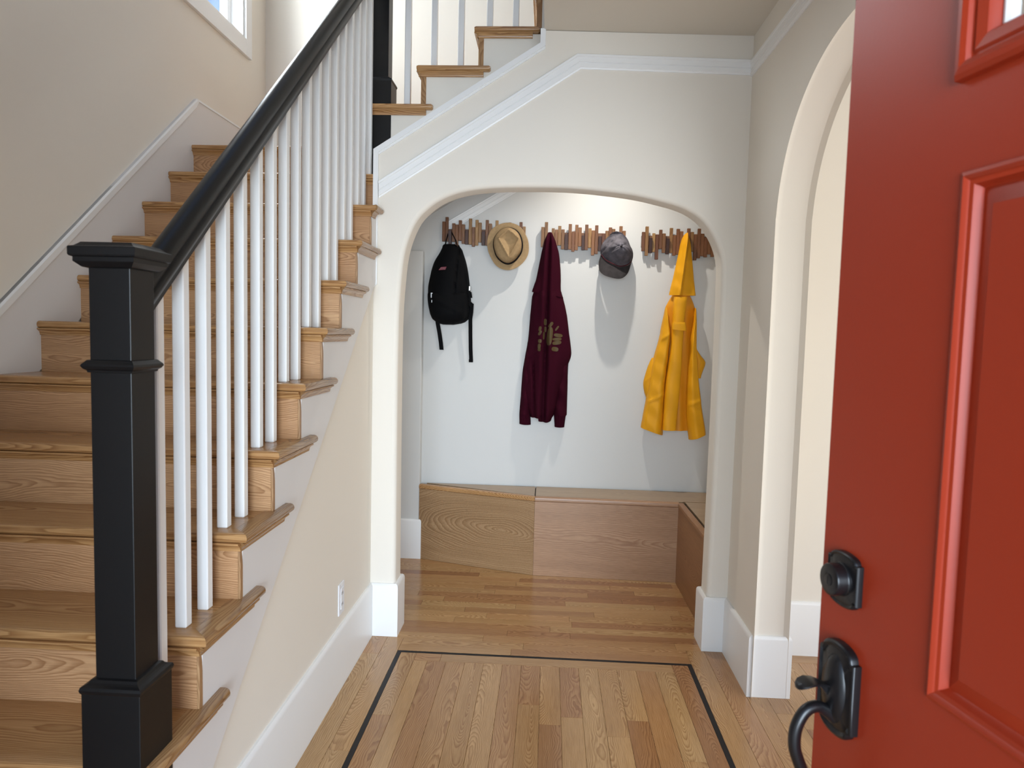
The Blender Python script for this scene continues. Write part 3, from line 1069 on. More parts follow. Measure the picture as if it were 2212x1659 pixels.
R2 = [(-0.070, -0.049, 2.203, 2.076, 's'), (-0.048, -0.027, 2.235, 2.065, 's'), (-0.003, 0.017, 2.196, 2.085, 's'), (0.0175, 0.038, 2.188, 2.085, 's'), (0.0385, 0.0595, 2.212, 2.088, 's'), (0.060, 0.081, 2.190, 2.064, 's'),
      (0.106, 0.127, 2.225, 2.063, 's'), (0.1275, 0.148, 2.178, 2.050, 's'), (0.1485, 0.169, 2.221, 2.059, 's'), (0.1695, 0.191, 2.204, 2.084, 's'),
      (0.212, 0.233, 2.223, 2.062, 's'), (0.2335, 0.254, 2.200, 2.076, 's'), (0.2545, 0.2755, 2.187, 2.028, 's'), (0.276, 0.297, 2.220, 2.038, 's'),
      (0.321, 0.342, 2.167, 2.048, 's'), (0.3425, 0.3635, 2.186, 2.073, 's'), (0.364, 0.385, 2.208, 2.066, 's'), (0.3855, 0.406, 2.199, 2.074, 's'), (0.431, 0.452, 2.217, 2.08, 's'), (0.4525, 0.473, 2.188, 2.07, 's'),
      (-0.026, -0.004, 2.155, 2.07, 14), (0.082, 0.105, 2.160, 2.060, 0), (0.191, 0.212, 2.153, 2.060, 0), (0.298, 0.3205, 2.150, 2.056, 0), (0.408, 0.430, 2.150, 2.07, 16)]
R3 = [(0.576, 0.597, 2.183, 2.062, 's'), (0.5975, 0.619, 2.218, 2.033, 's'), (0.643, 0.662, 2.176, 2.057, 's'), (0.6625, 0.684, 2.169, 2.010, 's'), (0.685, 0.706, 2.199, 2.077, 's'), (0.7065, 0.728, 2.176, 2.053, 's'),
      (0.752, 0.773, 2.211, 2.053, 's'), (0.7735, 0.795, 2.166, 2.037, 's'), (0.7955, 0.817, 2.206, 2.044, 's'), (0.8175, 0.839, 2.191, 2.068, 's'),
      (0.8625, 0.884, 2.210, 2.068, 's'), (0.8845, 0.906, 2.188, 2.065, 's'), (0.9065, 0.928, 2.174, 2.010, 's'), (0.9285, 0.950, 2.210, 2.023, 's'), (0.9505, 0.972, 2.179, 2.037, 's'), (0.9725, 0.994, 2.153, 2.030, 's'),
      (0.9945, 1.016, 2.153, 2.049, 's'), (1.0165, 1.038, 2.146, 2.033, 's'), (1.060, 1.081, 2.19, 2.04, 's'), (1.0815, 1.103, 2.16, 2.05, 's'),
      (0.620, 0.642, 2.148, 2.052, 12), (0.729, 0.751, 2.146, 2.047, 12), (0.840, 0.862, 2.14, 2.05, 14), (1.0385, 1.0595, 2.14, 2.05, 0)]
rack('coat_rack', -0.714, -0.171, 2.150, R1, 'slatted wooden coat rack holding the black backpack and straw hat', 0)
rack('coat_rack', -0.070, 0.473, 2.140, R2, 'slatted wooden coat rack holding the maroon hoodie and grey cap', 0)
rack('coat_rack', 0.572, 1.105, 2.130, R3, 'slatted wooden coat rack holding the yellow raincoat', 0)

# ------------------------------------------------------------------ soft goods: closed shells draped against the wall


def interp(rows, z):
    """rows sorted by falling z: (z, a, b, ...); smooth interpolation"""
    if z >= rows[0][0]:
        return rows[0][1:]
    if z <= rows[-1][0]:
        return rows[-1][1:]
    for i in range(len(rows) - 1):
        if rows[i][0] >= z >= rows[i + 1][0]:
            t = (rows[i][0] - z) / (rows[i][0] - rows[i + 1][0])
            p0, p1, p2, p3 = rows[max(i - 1, 0)], rows[i], rows[i + 1], rows[min(i + 2, len(rows) - 1)]
            out = []
            for a, b_, c, d in zip(p0[1:], p1[1:], p2[1:], p3[1:]):
                m1, m2 = (c - a) / 2, (d - b_) / 2
                m1 = max(min(m1, abs(c - b_) * 3), -abs(c - b_) * 3)
                m2 = max(min(m2, abs(c - b_) * 3), -abs(c - b_) * 3)
                out.append((2 * t ** 3 - 3 * t * t + 1) * b_ + (t ** 3 - 2 * t * t + t) * m1 + (-2 * t ** 3 + 3 * t * t) * c + (t ** 3 - t * t) * m2)
            return out


def shell(name, rows, yb, depth, mt, parent, nx=36, nz=60, fold=None, power=0.55, foot=None, smooth=70):
    """rows: (z, left, right, depth factor)"""
    z1, z0 = rows[0][0], rows[-1][0]
    b = MB()
    fr, bk = [], []
    for j in range(nz + 1):
        z = z1 + (z0 - z1) * j / nz
        l, r, df = interp(rows, z)
        rowf, rowb = [], []
        for i in range(nx + 1):
            u = i / nx
            x = l + (r - l) * (0.5 - 0.5 * math.cos(PI * u)) if False else l + (r - l) * u
            env = max(0.0, math.sin(PI * u)) ** power
            dd_ = depth * df * env
            if fold:
                dd_ += fold(x, z, u) * min(1.0, env * 1.3)
            zz = z + (foot(u) * max(0.0, (j / nz - 0.75) / 0.25) if foot else 0.0)
            rowf.append((x, yb - max(dd_, 0.002 * env), zz))
            rowb.append((x, yb + 0.0, zz))
        fr.append(rowf)
        bk.append(rowb)
    w_ = nx + 1
    for rows_ in (fr, bk):
        vs = [p for r_ in rows_ for p in r_]
        fs = [(j * w_ + i, j * w_ + i + 1, (j + 1) * w_ + i + 1, (j + 1) * w_ + i) for j in range(nz) for i in range(nx)]
        b.add(vs, fs)
    n = w_ * (nz + 1)
    fs = []
    for i in range(nx):
        fs.append((i, i + 1, n + i + 1, n + i))
        fs.append((nz * w_ + i, nz * w_ + i + 1, n + nz * w_ + i + 1, n + nz * w_ + i))
    for j in range(nz):
        fs.append((j * w_, (j + 1) * w_, n + (j + 1) * w_, n + j * w_))
        fs.append((j * w_ + nx, (j + 1) * w_ + nx, n + (j + 1) * w_ + nx, n + j * w_ + nx))
    b.f += fs
    o = obj(name, b, mt, parent, smooth=smooth)
    bm = bmesh.new()
    bm.from_mesh(o.data)
    bmesh.ops.remove_doubles(bm, verts=bm.verts, dist=0.0002)
    bmesh.ops.recalc_face_normals(bm, faces=bm.faces)
    bm.to_mesh(o.data)
    bm.free()
    o.data.polygons.foreach_set('use_smooth', [True] * len(o.data.polygons))
    o.data.set_sharp_from_angle(angle=math.radians(smooth))
    return o


def ridge(x, c, w_):
    return math.exp(-((x - c) / w_) ** 2)


# --- backpack
bp = thing('backpack', 'black nylon backpack hanging by its loop', 'backpack', (-0.66, WB, 1.56))
rows = [(2.082, -0.706, -0.606, 0.30), (2.072, -0.713, -0.600, 0.42), (2.050, -0.720, -0.583, 0.5), (1.973, -0.763, -0.557, 0.72), (1.904, -0.786, -0.541, 0.85), (1.801, -0.804, -0.527, 0.98), (1.755, -0.804, -0.521, 1.0),
        (1.664, -0.794, -0.517, 1.0), (1.605, -0.774, -0.528, 0.92), (1.578, -0.750, -0.556, 0.75), (1.566, -0.728, -0.590, 0.6), (1.560, -0.700, -0.630, 0.45)]
bpf = lambda x, z, u: -0.012 * ridge(x, -0.60 - (2.05 - z) * 0.05 + 0.09 * max(0, 1.9 - z) * 0, 0.006) - 0.007 * ridge(u, 0.86, 0.03) + 0.004 * math.sin(z * 40 + x * 25)
shell('body', rows, WB - 0.012, 0.125, M['black_cloth'], bp, fold=bpf, power=0.42)
rows = [(1.768, -0.790, -0.545, 0.55), (1.755, -0.795, -0.540, 0.8), (1.70, -0.792, -0.538, 1.0), (1.63, -0.778, -0.54, 1.0), (1.595, -0.762, -0.552, 0.8), (1.575, -0.738, -0.58, 0.5)]
shell('front_pocket', rows, WB - 0.080, 0.068, M['black_cloth'], bp, nz=30, power=0.4, fold=lambda x, z, u: 0.006 * ridge(z - 1.69 + (x + 0.67) * 0.5, 0, 0.02) - 0.004 * ridge(x, -0.62, 0.02))
lp = [(-0.690, WB - 0.052, 2.075), (-0.684, WB - 0.052, 2.105), (-0.676, WB - 0.048, 2.138), (-0.668, WB - 0.046, 2.158), (-0.650, WB - 0.046, 2.158), (-0.638, WB - 0.048, 2.135), (-0.622, WB - 0.048, 2.105), (-0.612, WB - 0.050, 2.072)]
obj('loop_handle', MB().tube(lp, 0.0085, 10, 0.4), M['black_cloth'], bp, smooth=60)


def strap(pts, w_, y, parent, name='strap', mt=None):
    rings = []
    for (x, z, dy) in pts:
        rings.append([(x - w_ / 2, y - dy, z), (x + w_ / 2, y - dy, z), (x + w_ / 2, y - dy + 0.003, z), (x - w_ / 2, y - dy + 0.003, z)])
    return obj(name, MB().loft(rings), mt or M['black_cloth'], parent)


strap([(-0.737, 1.61, 0.03), (-0.733, 1.57, 0.03), (-0.720, 1.50, 0.025), (-0.711, 1.44, 0.02), (-0.706, 1.394, 0.018)], 0.027, WB - 0.01, bp)
strap([(-0.510, 1.70, 0.03), (-0.512, 1.645, 0.032), (-0.518, 1.60, 0.03), (-0.516, 1.50, 0.024), (-0.513, 1.40, 0.02), (-0.509, 1.335, 0.018), (-0.509, 1.318, 0.018)], 0.025, WB - 0.01, bp)
obj('strap_end', MB().box(-0.523, -0.496, WB - 0.034, WB - 0.026, 1.317, 1.336), M['black_cloth'], bp)
obj('strap_fold', MB().prism([(-0.527, 1.722), (-0.500, 1.700), (-0.515, 1.672), (-0.527, 1.690)], 'Y', WB - 0.06, WB - 0.035), M['black_cloth'], bp)
obj('side_tab', MB().prism([(-0.523, 1.775), (-0.512, 1.775), (-0.506, 1.738), (-0.523, 1.735)], 'Y', WB - 0.07, WB - 0.055), M['black_cloth'], bp)
obj('buckle', MB().box(-0.528, -0.518, WB - 0.085, WB - 0.075, 1.781, 1.812), M['silver'], bp, bevel=0.003)
z_ = obj('zip_pull', MB().prism([(-0.763, 1.760), (-0.752, 1.760), (-0.752, 1.755), (-0.757, 1.754), (-0.757, 1.728), (-0.762, 1.728)], 'Y', WB - 0.150, WB - 0.140), M['silver'], bp)
obj('zip_pull', MB().box(-0.758, -0.754, WB - 0.150, WB - 0.140, 1.698, 1.714), M['silver'], bp)
pt = obj('patch', MB().prism([(-0.7195, 1.907), (-0.676, 1.910), (-0.670, 1.929), (-0.704, 1.926)], 'Y', WB - 0.1235, WB - 0.10), M['patch'], bp)
for i in range(4):
    x = -0.711 + i * 0.0095
    obj('stitching', MB().prism([(x, 1.911), (x + 0.0022, 1.911), (x + 0.0065, 1.923), (x + 0.0043, 1.923)], 'Y', WB - 0.1243, WB - 0.1233), M['patchw'], pt)

# --- straw hat seen from above, hung against the rack
ht = thing('straw_hat', 'tan straw hat with a narrow black band', 'hat', (-0.28, WB, 1.92))
HC = Vector((-0.281, 2.072))
brim = [(-0.414, 2.125), (-0.392, 2.178), (-0.339, 2.214), (-0.279, 2.225), (-0.214, 2.206), (-0.170, 2.150), (-0.148, 2.080), (-0.154, 2.013), (-0.193, 1.959), (-0.275, 1.919), (-0.343, 1.938), (-0.388, 1.998), (-0.413, 2.061)]
crown = [(-0.379, 2.098), (-0.365, 2.141), (-0.330, 2.180), (-0.280, 2.196), (-0.223, 2.175), (-0.192, 2.118), (-0.186, 2.070), (-0.211, 2.003), (-0.278, 1.954), (-0.343, 1.989), (-0.371, 2.045)]


def polar(outline, n=72):
    """outline resampled by angle round HC, smoothed"""
    q = [(math.atan2(p[1] - HC.y, p[0] - HC.x), math.hypot(p[0] - HC.x, p[1] - HC.y)) for p in outline]
    q.sort()
    ang = np.array([a for a, _ in q])
    rad = np.array([r for _, r in q])
    ang = np.concatenate([ang - 2 * PI, ang, ang + 2 * PI])
    rad = np.tile(rad, 3)
    th = np.linspace(-PI, PI, n, endpoint=False)
    r = np.interp(th, ang, rad)
    for _ in range(3):
        r = (np.roll(r, 1) + 2 * r + np.roll(r, -1)) / 4
    return th, r


th, rb = polar(brim)
_, rc = polar(crown)


def ringp(rad, y):
    return [(HC.x + r_ * math.cos(a), (y(a) if callable(y) else y), HC.y + r_ * math.sin(a)) for a, r_ in zip(th, rad)]


yb_ = lambda f: (lambda a: WB - 0.055 - 0.016 * f * max(0, -math.sin(a)) ** 1.5 - 0.004 * f * math.cos(2 * a))
rings = [ringp(rc * 0.98, WB - 0.052)]
for f in (0.15, 0.4, 0.65, 0.85, 0.97):
    rings.append(ringp(rc + (rb - rc) * f, yb_(f)))
rings.append(ringp(rb, (lambda a: yb_(1)(a) + 0.001)))
rings.append(ringp(rb * 0.995, (lambda a: yb_(1)(a) + 0.004)))
rings.append(ringp(rc * 0.98, WB - 0.047))
obj('brim', MB().loft(rings, caps=False), M['straw'], ht, smooth=60)
# crown: side wall, rounded shoulder, then a top with a pinched diamond hollow
DM = [Vector(p) for p in ((-0.275, 2.166), (-0.207, 2.112), (-0.267, 1.993), (-0.337, 2.112))]


def dia(x, z):
    """1 in the middle of the diamond, 0 on its rim, negative outside"""
    p = Vector((x, z))
    m = 1e9
    for i in range(4):
        a, c = DM[i], DM[(i + 1) % 4]
        n_ = Vector((c.y - a.y, -(c.x - a.x))).normalized()
        dist = (p - a).dot(n_) * -1
        m = min(m, -dist if False else dist)
    return m


if dia(-0.272, 2.09) < 0:
    _dia = dia
    dia = lambda x, z: min((-( (Vector((x, z)) - DM[i]).dot(Vector((DM[(i + 1) % 4].y - DM[i].y, -(DM[(i + 1) % 4].x - DM[i].x))).normalized()) * -1)) for i in range(4))


def topy(x, z, s):
    h = 0.098 + 0.012 * (1 - s * s)
    d_ = dia(x, z)
    h += 0.010 * math.exp(-(d_ / 0.007) ** 2)
    if d_ > 0:
        h -= min(d_, 0.03) * 0.55
    else:
        h -= min(-d_, 0.06) * 0.30
    return WB - 0.052 - h


rings = [ringp(rc, WB - 0.050), ringp(rc * 0.925, WB - 0.078), ringp(rc * 0.905, WB - 0.108)]
HO = Vector((0.004, 0.004))
for s in (0.93, 0.88, 0.82, 0.76, 0.70, 0.64, 0.58, 0.52, 0.46, 0.40, 0.34, 0.28, 0.22, 0.16, 0.10, 0.04):
    ring = []
    for a, r_ in zip(th, rc):
        f_ = s * 0.955
        x, z = HC.x + HO.x * (1 - s) + r_ * f_ * math.cos(a), HC.y + HO.y * (1 - s) + r_ * f_ * math.sin(a)
        y = topy(x, z, s)
        if s > 0.86:
            y += 0.010 * (s - 0.80) / 0.13
        ring.append((x, y, z))
    rings.append(ring)
obj('crown', MB().loft(rings), M['straw'], ht, smooth=60)
rings = [ringp(rc * 1.004, WB - 0.052), ringp(rc * 0.940, WB - 0.079), ringp(rc * 0.90, WB - 0.079), ringp(rc * 0.97, WB - 0.052)]
rings.append(rings[0])
obj('band', MB().loft(rings, caps=False), M['band'], ht, smooth=40)

# --- maroon hoodie
hd = thing('hoodie', 'maroon hooded sweatshirt hanging by its hood with a tan leaf print', 'hoodie', (0, WB, 0.90))


def hfold(x, z, u):
    c = -0.012 + (2.1 - z) * -0.012
    d_ = -0.022 * ridge(x, c - 0.004, 0.010) + 0.012 * ridge(x, c + 0.024, 0.016) + 0.012 * ridge(x, c - 0.030, 0.014)
    return d_


rows = [(2.170, -0.020, -0.006, 0.25), (2.162, -0.028, 0.002, 0.6), (2.145, -0.036, 0.010, 0.85), (2.113, -0.049, 0.025, 1.0), (2.040, -0.064, 0.047, 1.0), (1.947, -0.080, 0.060, 1.0), (1.874, -0.093, 0.065, 1.0), (1.80, -0.110, 0.068, 1.0), (1.755, -0.119, 0.082, 1.0)]
shell('hood', rows, WB - 0.042, 0.056, M['maroon'], hd, fold=hfold, foot=lambda u: 0.03 - 0.035 * u)
obj('hood_seam', MB().tube([(-0.1125, WB - 0.034, 1.788), (-0.09, WB - 0.075, 1.782), (-0.05, WB - 0.094, 1.776), (-0.02, WB - 0.074, 1.772), (0.02, WB - 0.102, 1.764), (0.055, WB - 0.084, 1.757), (0.0815, WB - 0.034, 1.753)], 0.0035, 8), M['maroon'], hd, smooth=60)


def bfold(x, z, u):
    c = -0.020 - (1.75 - z) * 0.006
    lo = min(1, max(0, (1.75 - z) / 0.2))
    d_ = -0.026 * ridge(x, c, 0.010 + 0.004 * lo) + 0.014 * ridge(x, c + 0.030, 0.02) + 0.010 * ridge(x, c - 0.032, 0.018)
    if z < 1.40:
        k = min(1, (1.40 - z) / 0.1)
        d_ += k * (-0.020 * ridge(x, -0.100 + (1.36 - z) * 0.05, 0.008) + 0.012 * ridge(x, 0.05, 0.03))
    d_ += 0.010 * ridge(z - 1.385 - (x + 0.1) * 0.9, 0, 0.012) * (1 if x < -0.05 else 0)
    return d_ * 1.25 + 0.0025 * math.sin(90 * x + 14 * z)


rows = [(1.79, -0.108, 0.072, 0.9), (1.754, -0.118, 0.083, 1.0), (1.70, -0.122, 0.098, 1.0), (1.637, -0.127, 0.113, 1.0), (1.52, -0.133, 0.130, 1.0), (1.44, -0.140, 0.143, 1.0), (1.391, -0.148, 0.148, 1.0), (1.355, -0.152, 0.142, 1.0),
        (1.304, -0.156, 0.122, 1.0), (1.233, -0.160, 0.107, 1.0), (1.106, -0.155, 0.075, 1.0), (1.03, -0.133, 0.060, 1.0), (0.99, -0.116, 0.046, 1.0)]
hb = shell('body', rows, WB - 0.025, 0.085, M['maroon'], hd, nz=90, nx=48, fold=bfold)
rows = [(1.005, -0.124, 0.051, 0.85), (0.985, -0.113, 0.045, 0.9), (0.953, -0.102, 0.028, 0.8)]
shell('hem_band', rows, WB - 0.025, 0.085, M['maroon'], hd, nz=14, nx=48, fold=bfold, foot=lambda u: (0.016 if u < 0.36 else -0.004 - 0.010 * math.sin((u - 0.36) * 4.5)))
rows = [(1.46, -0.140, -0.110, 0.6), (1.382, -0.152, -0.105, 0.9), (1.267, -0.168, -0.10, 1.0), (1.10, -0.176, -0.105, 1.0), (0.985, -0.182, -0.108, 1.0)]
sl = shell('sleeve', rows, WB - 0.012, 0.055, M['maroon'], hd, nz=40, nx=20, fold=lambda x, z, u: 0.006 * math.sin(z * 46 + x * 30))
rows = [(0.992, -0.180, -0.106, 0.85), (0.985, -0.182, -0.108, 0.9), (0.917, -0.180, -0.105, 0.8)]
shell('cuff', rows, WB - 0.012, 0.05, M['maroon'], sl, nz=10, nx=20, fold=lambda x, z, u: 0.002 * math.sin(x * 700), foot=lambda u: -0.003 * u)
rows = [(1.42, 0.10, 0.140, 0.5), (1.302, 0.075, 0.130, 0.9), (1.15, 0.058, 0.131, 1.0), (0.985, 0.042, 0.131, 1.0)]
sl = shell('sleeve', rows, WB - 0.012, 0.055, M['maroon'], hd, nz=40, nx=20, fold=lambda x, z, u: 0.006 * math.sin(z * 42 + x * 40))
rows = [(0.990, 0.044, 0.129, 0.85), (0.975, 0.047, 0.124, 0.9), (0.905, 0.053, 0.117, 0.8)]
shell('cuff', rows, WB - 0.012, 0.05, M['maroon'], sl, nz=10, nx=20, fold=lambda x, z, u: 0.002 * math.sin(x * 700))
# print: leaf-shaped patches lying on the folded front
from mathutils.bvhtree import BVHTree
_bv = BVHTree.FromPolygons([v.co.copy() for v in hb.data.vertices], [tuple(p.vertices) for p in hb.data.polygons])


def on_front(bv, x, z):
    h = bv.ray_cast(Vector((x, 3.9, z)), Vector((0, 1, 0)))
    return h[0].y if h[0] else WB - 0.10


LV = [(432, 305, 76, 32, 90), (434, 392, 66, 26, 92), (497, 337, 76, 36, 52), (572, 377, 66, 22, 55), (488, 475, 210, 66, 84), (588, 462, 100, 40, -6), (576, 508, 104, 34, 4), (575, 552, 104, 44, 10), (555, 630, 78, 50, -8),
      (372, 388, 58, 32, 80), (372, 438, 60, 30, 60), (374, 536, 42, 44, 0), (368, 598, 60, 34, 90), (370, 638, 40, 34, 80), (420, 470, 90, 22, 88)]
fb = MB()
for (cx_, cy_, ln, wd2, an) in LV:
    X = -0.027 + (cx_ - 432) * 0.000546
    Z = 1.609 - (cy_ - 272) * 0.00053
    a_, b2 = ln * 0.000285, wd2 * 0.000285
    ca, sa = math.cos(math.radians(an)), math.sin(math.radians(an))
    base = len(fb.v)
    nr_, ns = 4, 18
    vs = [(X, on_front(_bv, X, Z) - 0.0012, Z)]
    for q in range(1, nr_ + 1):
        for k in range(ns):
            t_ = 2 * PI * k / ns
            px, pz = a_ * q / nr_ * math.copysign(abs(math.cos(t_)) ** 0.7, math.cos(t_)), b2 * q / nr_ * math.copysign(abs(math.sin(t_)) ** 0.8, math.sin(t_))
            x, z = X + px * ca - pz * sa, Z + px * sa + pz * ca
            vs.append((x, on_front(_bv, x, z) - 0.0012, z))
    fs = [(0, 1 + k, 1 + (k + 1) % ns) for k in range(ns)]
    for q in range(nr_ - 1):
        for k in range(ns):
            fs.append((1 + q * ns + k, 1 + q * ns + (k + 1) % ns, 1 + (q + 1) * ns + (k + 1) % ns, 1 + (q + 1) * ns + k))
    fb.add(vs, fs)
obj('leaf_print', fb, M['print'], hd, smooth=60)

# --- grey cap
cp = thing('baseball_cap', 'faded dark grey baseball cap hung by its strap', 'cap', (0.41, WB, 1.87))
CO = [(0.316, 2.033), (0.314, 2.072), (0.339, 2.124), (0.375, 2.156), (0.402, 2.174), (0.425, 2.174), (0.463, 2.156), (0.497, 2.095), (0.521, 2.022), (0.514, 1.988), (0.470, 1.955), (0.430, 1.946), (0.385, 1.962), (0.345, 1.990)]
HC = Vector((0.417, 2.055))
th, ro = polar(CO)
BT_ = Vector((0.433, 2.071))


def capy(x, z, s):
    # dome standing out from the wall, top button towards the viewer, the back half sunk in
    d_ = (1 - s ** 2.2) * 0.115 + 0.02
    up_ = (z - BT_.y)
    if up_ > 0:
        d_ -= 0.55 * up_
    return WB - 0.045 - max(d_, 0.012)


rings = [ringp(ro * 0.97, WB - 0.0425)]
for s in (1.0, 0.97, 0.93, 0.88, 0.82, 0.75, 0.68, 0.6, 0.52, 0.44, 0.36, 0.28, 0.2, 0.12, 0.05):
    ring = []
    for a, r_ in zip(th, ro):
        c_ = HC + (BT_ - HC) * (1 - s)
        x, z = c_.x + r_ * s * math.cos(a), c_.y + r_ * s * math.sin(a)
        y = capy(x, z, s) + 0.0025 * math.sin(9 * a + 6 * s) * s
        # seams between the six panels
        for sa_ in (-2.75, -0.45, 0.62, 1.6, 2.55, -1.6):
            dlt = (a - sa_ + PI) % (2 * PI) - PI
            y += (0.0035 if sa_ != -1.6 else 0.001) * math.exp(-(dlt * max(s, 0.1) / 0.05) ** 2)
        # crease in front of the strap opening
        y += 0.020 * math.exp(-((z - 2.088 - (x - 0.36) * 1.05) / 0.006) ** 2) * (1 if x < 0.405 else math.exp(-((x - 0.405) / 0.01) ** 2))
        y += 0.012 * math.exp(-((z - 2.078 + 0.25 * (x - 0.433) ** 2 * 40) / 0.005) ** 2) * (1 if x < 0.44 else 0.3)
        ring.append((x, y, z))
    rings.append(ring)
obj('crown', MB().loft(rings), M['capcloth'], cp, smooth=70)
obj('button', MB().loft([[(BT_.x + r_ * math.cos(2 * PI * k / 14), y, BT_.y + r_ * math.sin(2 * PI * k / 14)) for k in range(14)] for r_, y in ((0.007, WB - 0.172), (0.007, WB - 0.182), (0.004, WB - 0.186), (0.001, WB - 0.187))]), M['capbrim'], cp, smooth=60)
# curved peak below the crown
edge_i = [(0.316, 2.030), (0.335, 1.997), (0.360, 1.976), (0.388, 1.962), (0.430, 1.947), (0.470, 1.954), (0.497, 1.970), (0.516, 1.992)]
edge_o = [(0.305, 1.985), (0.304, 1.935), (0.322, 1.903), (0.355, 1.885), (0.410, 1.873), (0.452, 1.879), (0.487, 1.913), (0.510, 1.975)]
pi_, po_ = smooth_path(edge_i, 4), smooth_path(edge_o, 4)
rings = []
for i, (a, c) in enumerate(zip(pi_, po_)):
    u = i / (len(pi_) - 1)
    bow = math.sin(PI * u)
    ring = []
    for f in (0, 0.3, 0.6, 0.85, 1.0):
        p = a + (c - a) * f
        y = WB - 0.055 - 0.075 * bow ** 0.7 - f * 0.035 * bow
        ring.append((p.x, y, p.y))
    ring += [(p2[0], p2[1] + 0.004, p2[2]) for p2 in reversed(ring)]
    rings.append(ring)
obj('peak', MB().loft(rings), M['capbrim'], cp, smooth=50)
tp = [(p.x, WB - 0.058 - 0.079 * math.sin(PI * i / (len(pi_) - 1)) ** 0.7, p.y + 0.006) for i, p in enumerate(pi_)]
obj('sweat_trim', MB().tube(tp[1:-1], 0.0025, 6), M['capthread'], cp)
obj('back_strap', MB().tube([(0.372, WB - 0.05, 2.158), (0.385, WB - 0.055, 2.170), (0.41, WB - 0.056, 2.178), (0.44, WB - 0.055, 2.172), (0.455, WB - 0.05, 2.160)], 0.006, 8, 0.6), M['capcloth'], cp, smooth=60)

# --- yellow raincoat
rc_ = thing('raincoat', 'bright yellow hooded raincoat hanging by its hood', 'raincoat', (0.83, WB, 0.85))


def hoodf(x, z, u):
    c = 0.858 - (2.17 - z) * 0.098
    k = x - c
    return 0.020 * ridge(k, 0, 0.012) - (0.016 * min(1, max(0, k) / 0.02)) + 0.003 * math.sin(60 * z + 30 * x) * min(1, (2.18 - z) * 4)


rows = [(2.178, 0.852, 0.865, 0.3), (2.168, 0.841, 0.869, 0.6), (2.140, 0.828, 0.879, 0.85), (2.105, 0.819, 0.887, 1.0), (2.00, 0.802, 0.902, 1.0), (1.886, 0.782, 0.916, 1.0), (1.81, 0.767, 0.927, 1.0), (1.781, 0.762, 0.931, 1.0)]
shell('hood', rows, WB - 0.042, 0.050, M['yellow'], rc_, fold=hoodf, power=0.45, foot=lambda u: 0.0035 - 0.010 * math.sin(PI * u) * 0.3)
rows = [(1.790, 0.790, 0.900, 0.9), (1.772, 0.779, 0.909, 1.0), (1.740, 0.762, 0.924, 1.0), (1.704, 0.746, 0.936, 0.9), (1.60, 0.735, 0.940, 0.7), (1.40, 0.72, 0.935, 0.6), (1.1, 0.70, 0.94, 0.6), (0.908, 0.70, 0.945, 0.6)]
shell('back_panel', rows, WB - 0.012, 0.050, M['yellow_shade'], rc_, nz=70, fold=lambda x, z, u: 0.004 * math.sin(80 * x + 8 * z) + 0.010 * ridge(x, 0.86, 0.03))


def lf(x, z, u):
    return 0.006 * ridge(u, 0.10, 0.10) + 0.010 * ridge(u, 0.70 - (1.5 - z) * 0.12, 0.20) - 0.012 * ridge(u, 0.95, 0.06) + 0.008 * ridge(z - 1.50 - (x - 0.72) * 0.7, 0, 0.010) + 0.007 * ridge(z - 1.12 - (x - 0.70) * 0.5, 0, 0.009) + 0.003 * math.sin(50 * z + 35 * x)


rows = [(1.705, 0.744, 0.750, 0.5), (1.690, 0.741, 0.753, 0.7), (1.62, 0.730, 0.768, 0.9), (1.56, 0.720, 0.782, 1.0), (1.52, 0.714, 0.784, 1.0), (1.374, 0.681, 0.778, 1.0), (1.25, 0.661, 0.768, 1.0), (1.115, 0.644, 0.764, 1.0), (0.95, 0.623, 0.763, 1.0), (0.900, 0.617, 0.761, 1.0)]
shell('front_panel', rows, WB - 0.022, 0.068, M['yellow'], rc_, nz=80, nx=40, fold=lf, foot=lambda u: 0.020 - 0.045 * u, power=0.35)


def rf(x, z, u):
    return 0.006 * ridge(u, 0.88, 0.10) + 0.009 * ridge(u, 0.3 + (1.4 - z) * 0.2, 0.2) - 0.012 * ridge(u, 0.03, 0.06) + 0.008 * ridge(z - 1.09 - (x - 0.93) * 0.35, 0, 0.010) + 0.003 * math.sin(44 * z + 40 * x)


rows = [(1.705, 0.930, 0.937, 0.5), (1.690, 0.928, 0.939, 0.7), (1.60, 0.918, 0.944, 0.9), (1.52, 0.907, 0.948, 1.0), (1.433, 0.902, 0.953, 1.0), (1.25, 0.897, 0.974, 1.0), (1.142, 0.896, 0.991, 1.0), (1.0, 0.905, 1.014, 1.0), (0.875, 0.930, 1.036, 1.0)]
shell('front_panel', rows, WB - 0.022, 0.066, M['yellow'], rc_, nz=80, nx=30, fold=rf, foot=lambda u: -0.024 + 0.040 * u, power=0.35)
rows = [(1.772, 0.790, 0.874, 0.8), (1.745, 0.788, 0.871, 1.0), (1.608, 0.783, 0.860, 1.0), (1.438, 0.780, 0.856, 1.0), (1.226, 0.760, 0.853, 1.0), (1.05, 0.753, 0.843, 1.0), (0.915, 0.750, 0.836, 1.0)]
pl = shell('placket', rows, WB - 0.064, 0.045, M['yellow'], rc_, nz=60, nx=24, power=0.22, fold=lambda x, z, u: 0.004 * math.sin(26 * z + 20 * x))
rows = [(1.612, 0.781, 0.864, 0.8), (1.600, 0.781, 0.866, 1.0), (1.560, 0.781, 0.872, 1.0)]
shell('tab', rows, WB - 0.098, 0.020, M['yellow'], pl, nz=8, nx=16, power=0.2, foot=lambda u: 0.004 - 0.008 * u)
rows = [(1.378, 0.674, 0.690, 0.4), (1.360, 0.664, 0.700, 0.7), (1.32, 0.649, 0.71, 1.0), (1.26, 0.633, 0.71, 1.0), (1.207, 0.624, 0.71, 1.0), (1.15, 0.633, 0.70, 0.9), (1.105, 0.649, 0.69, 0.6)]
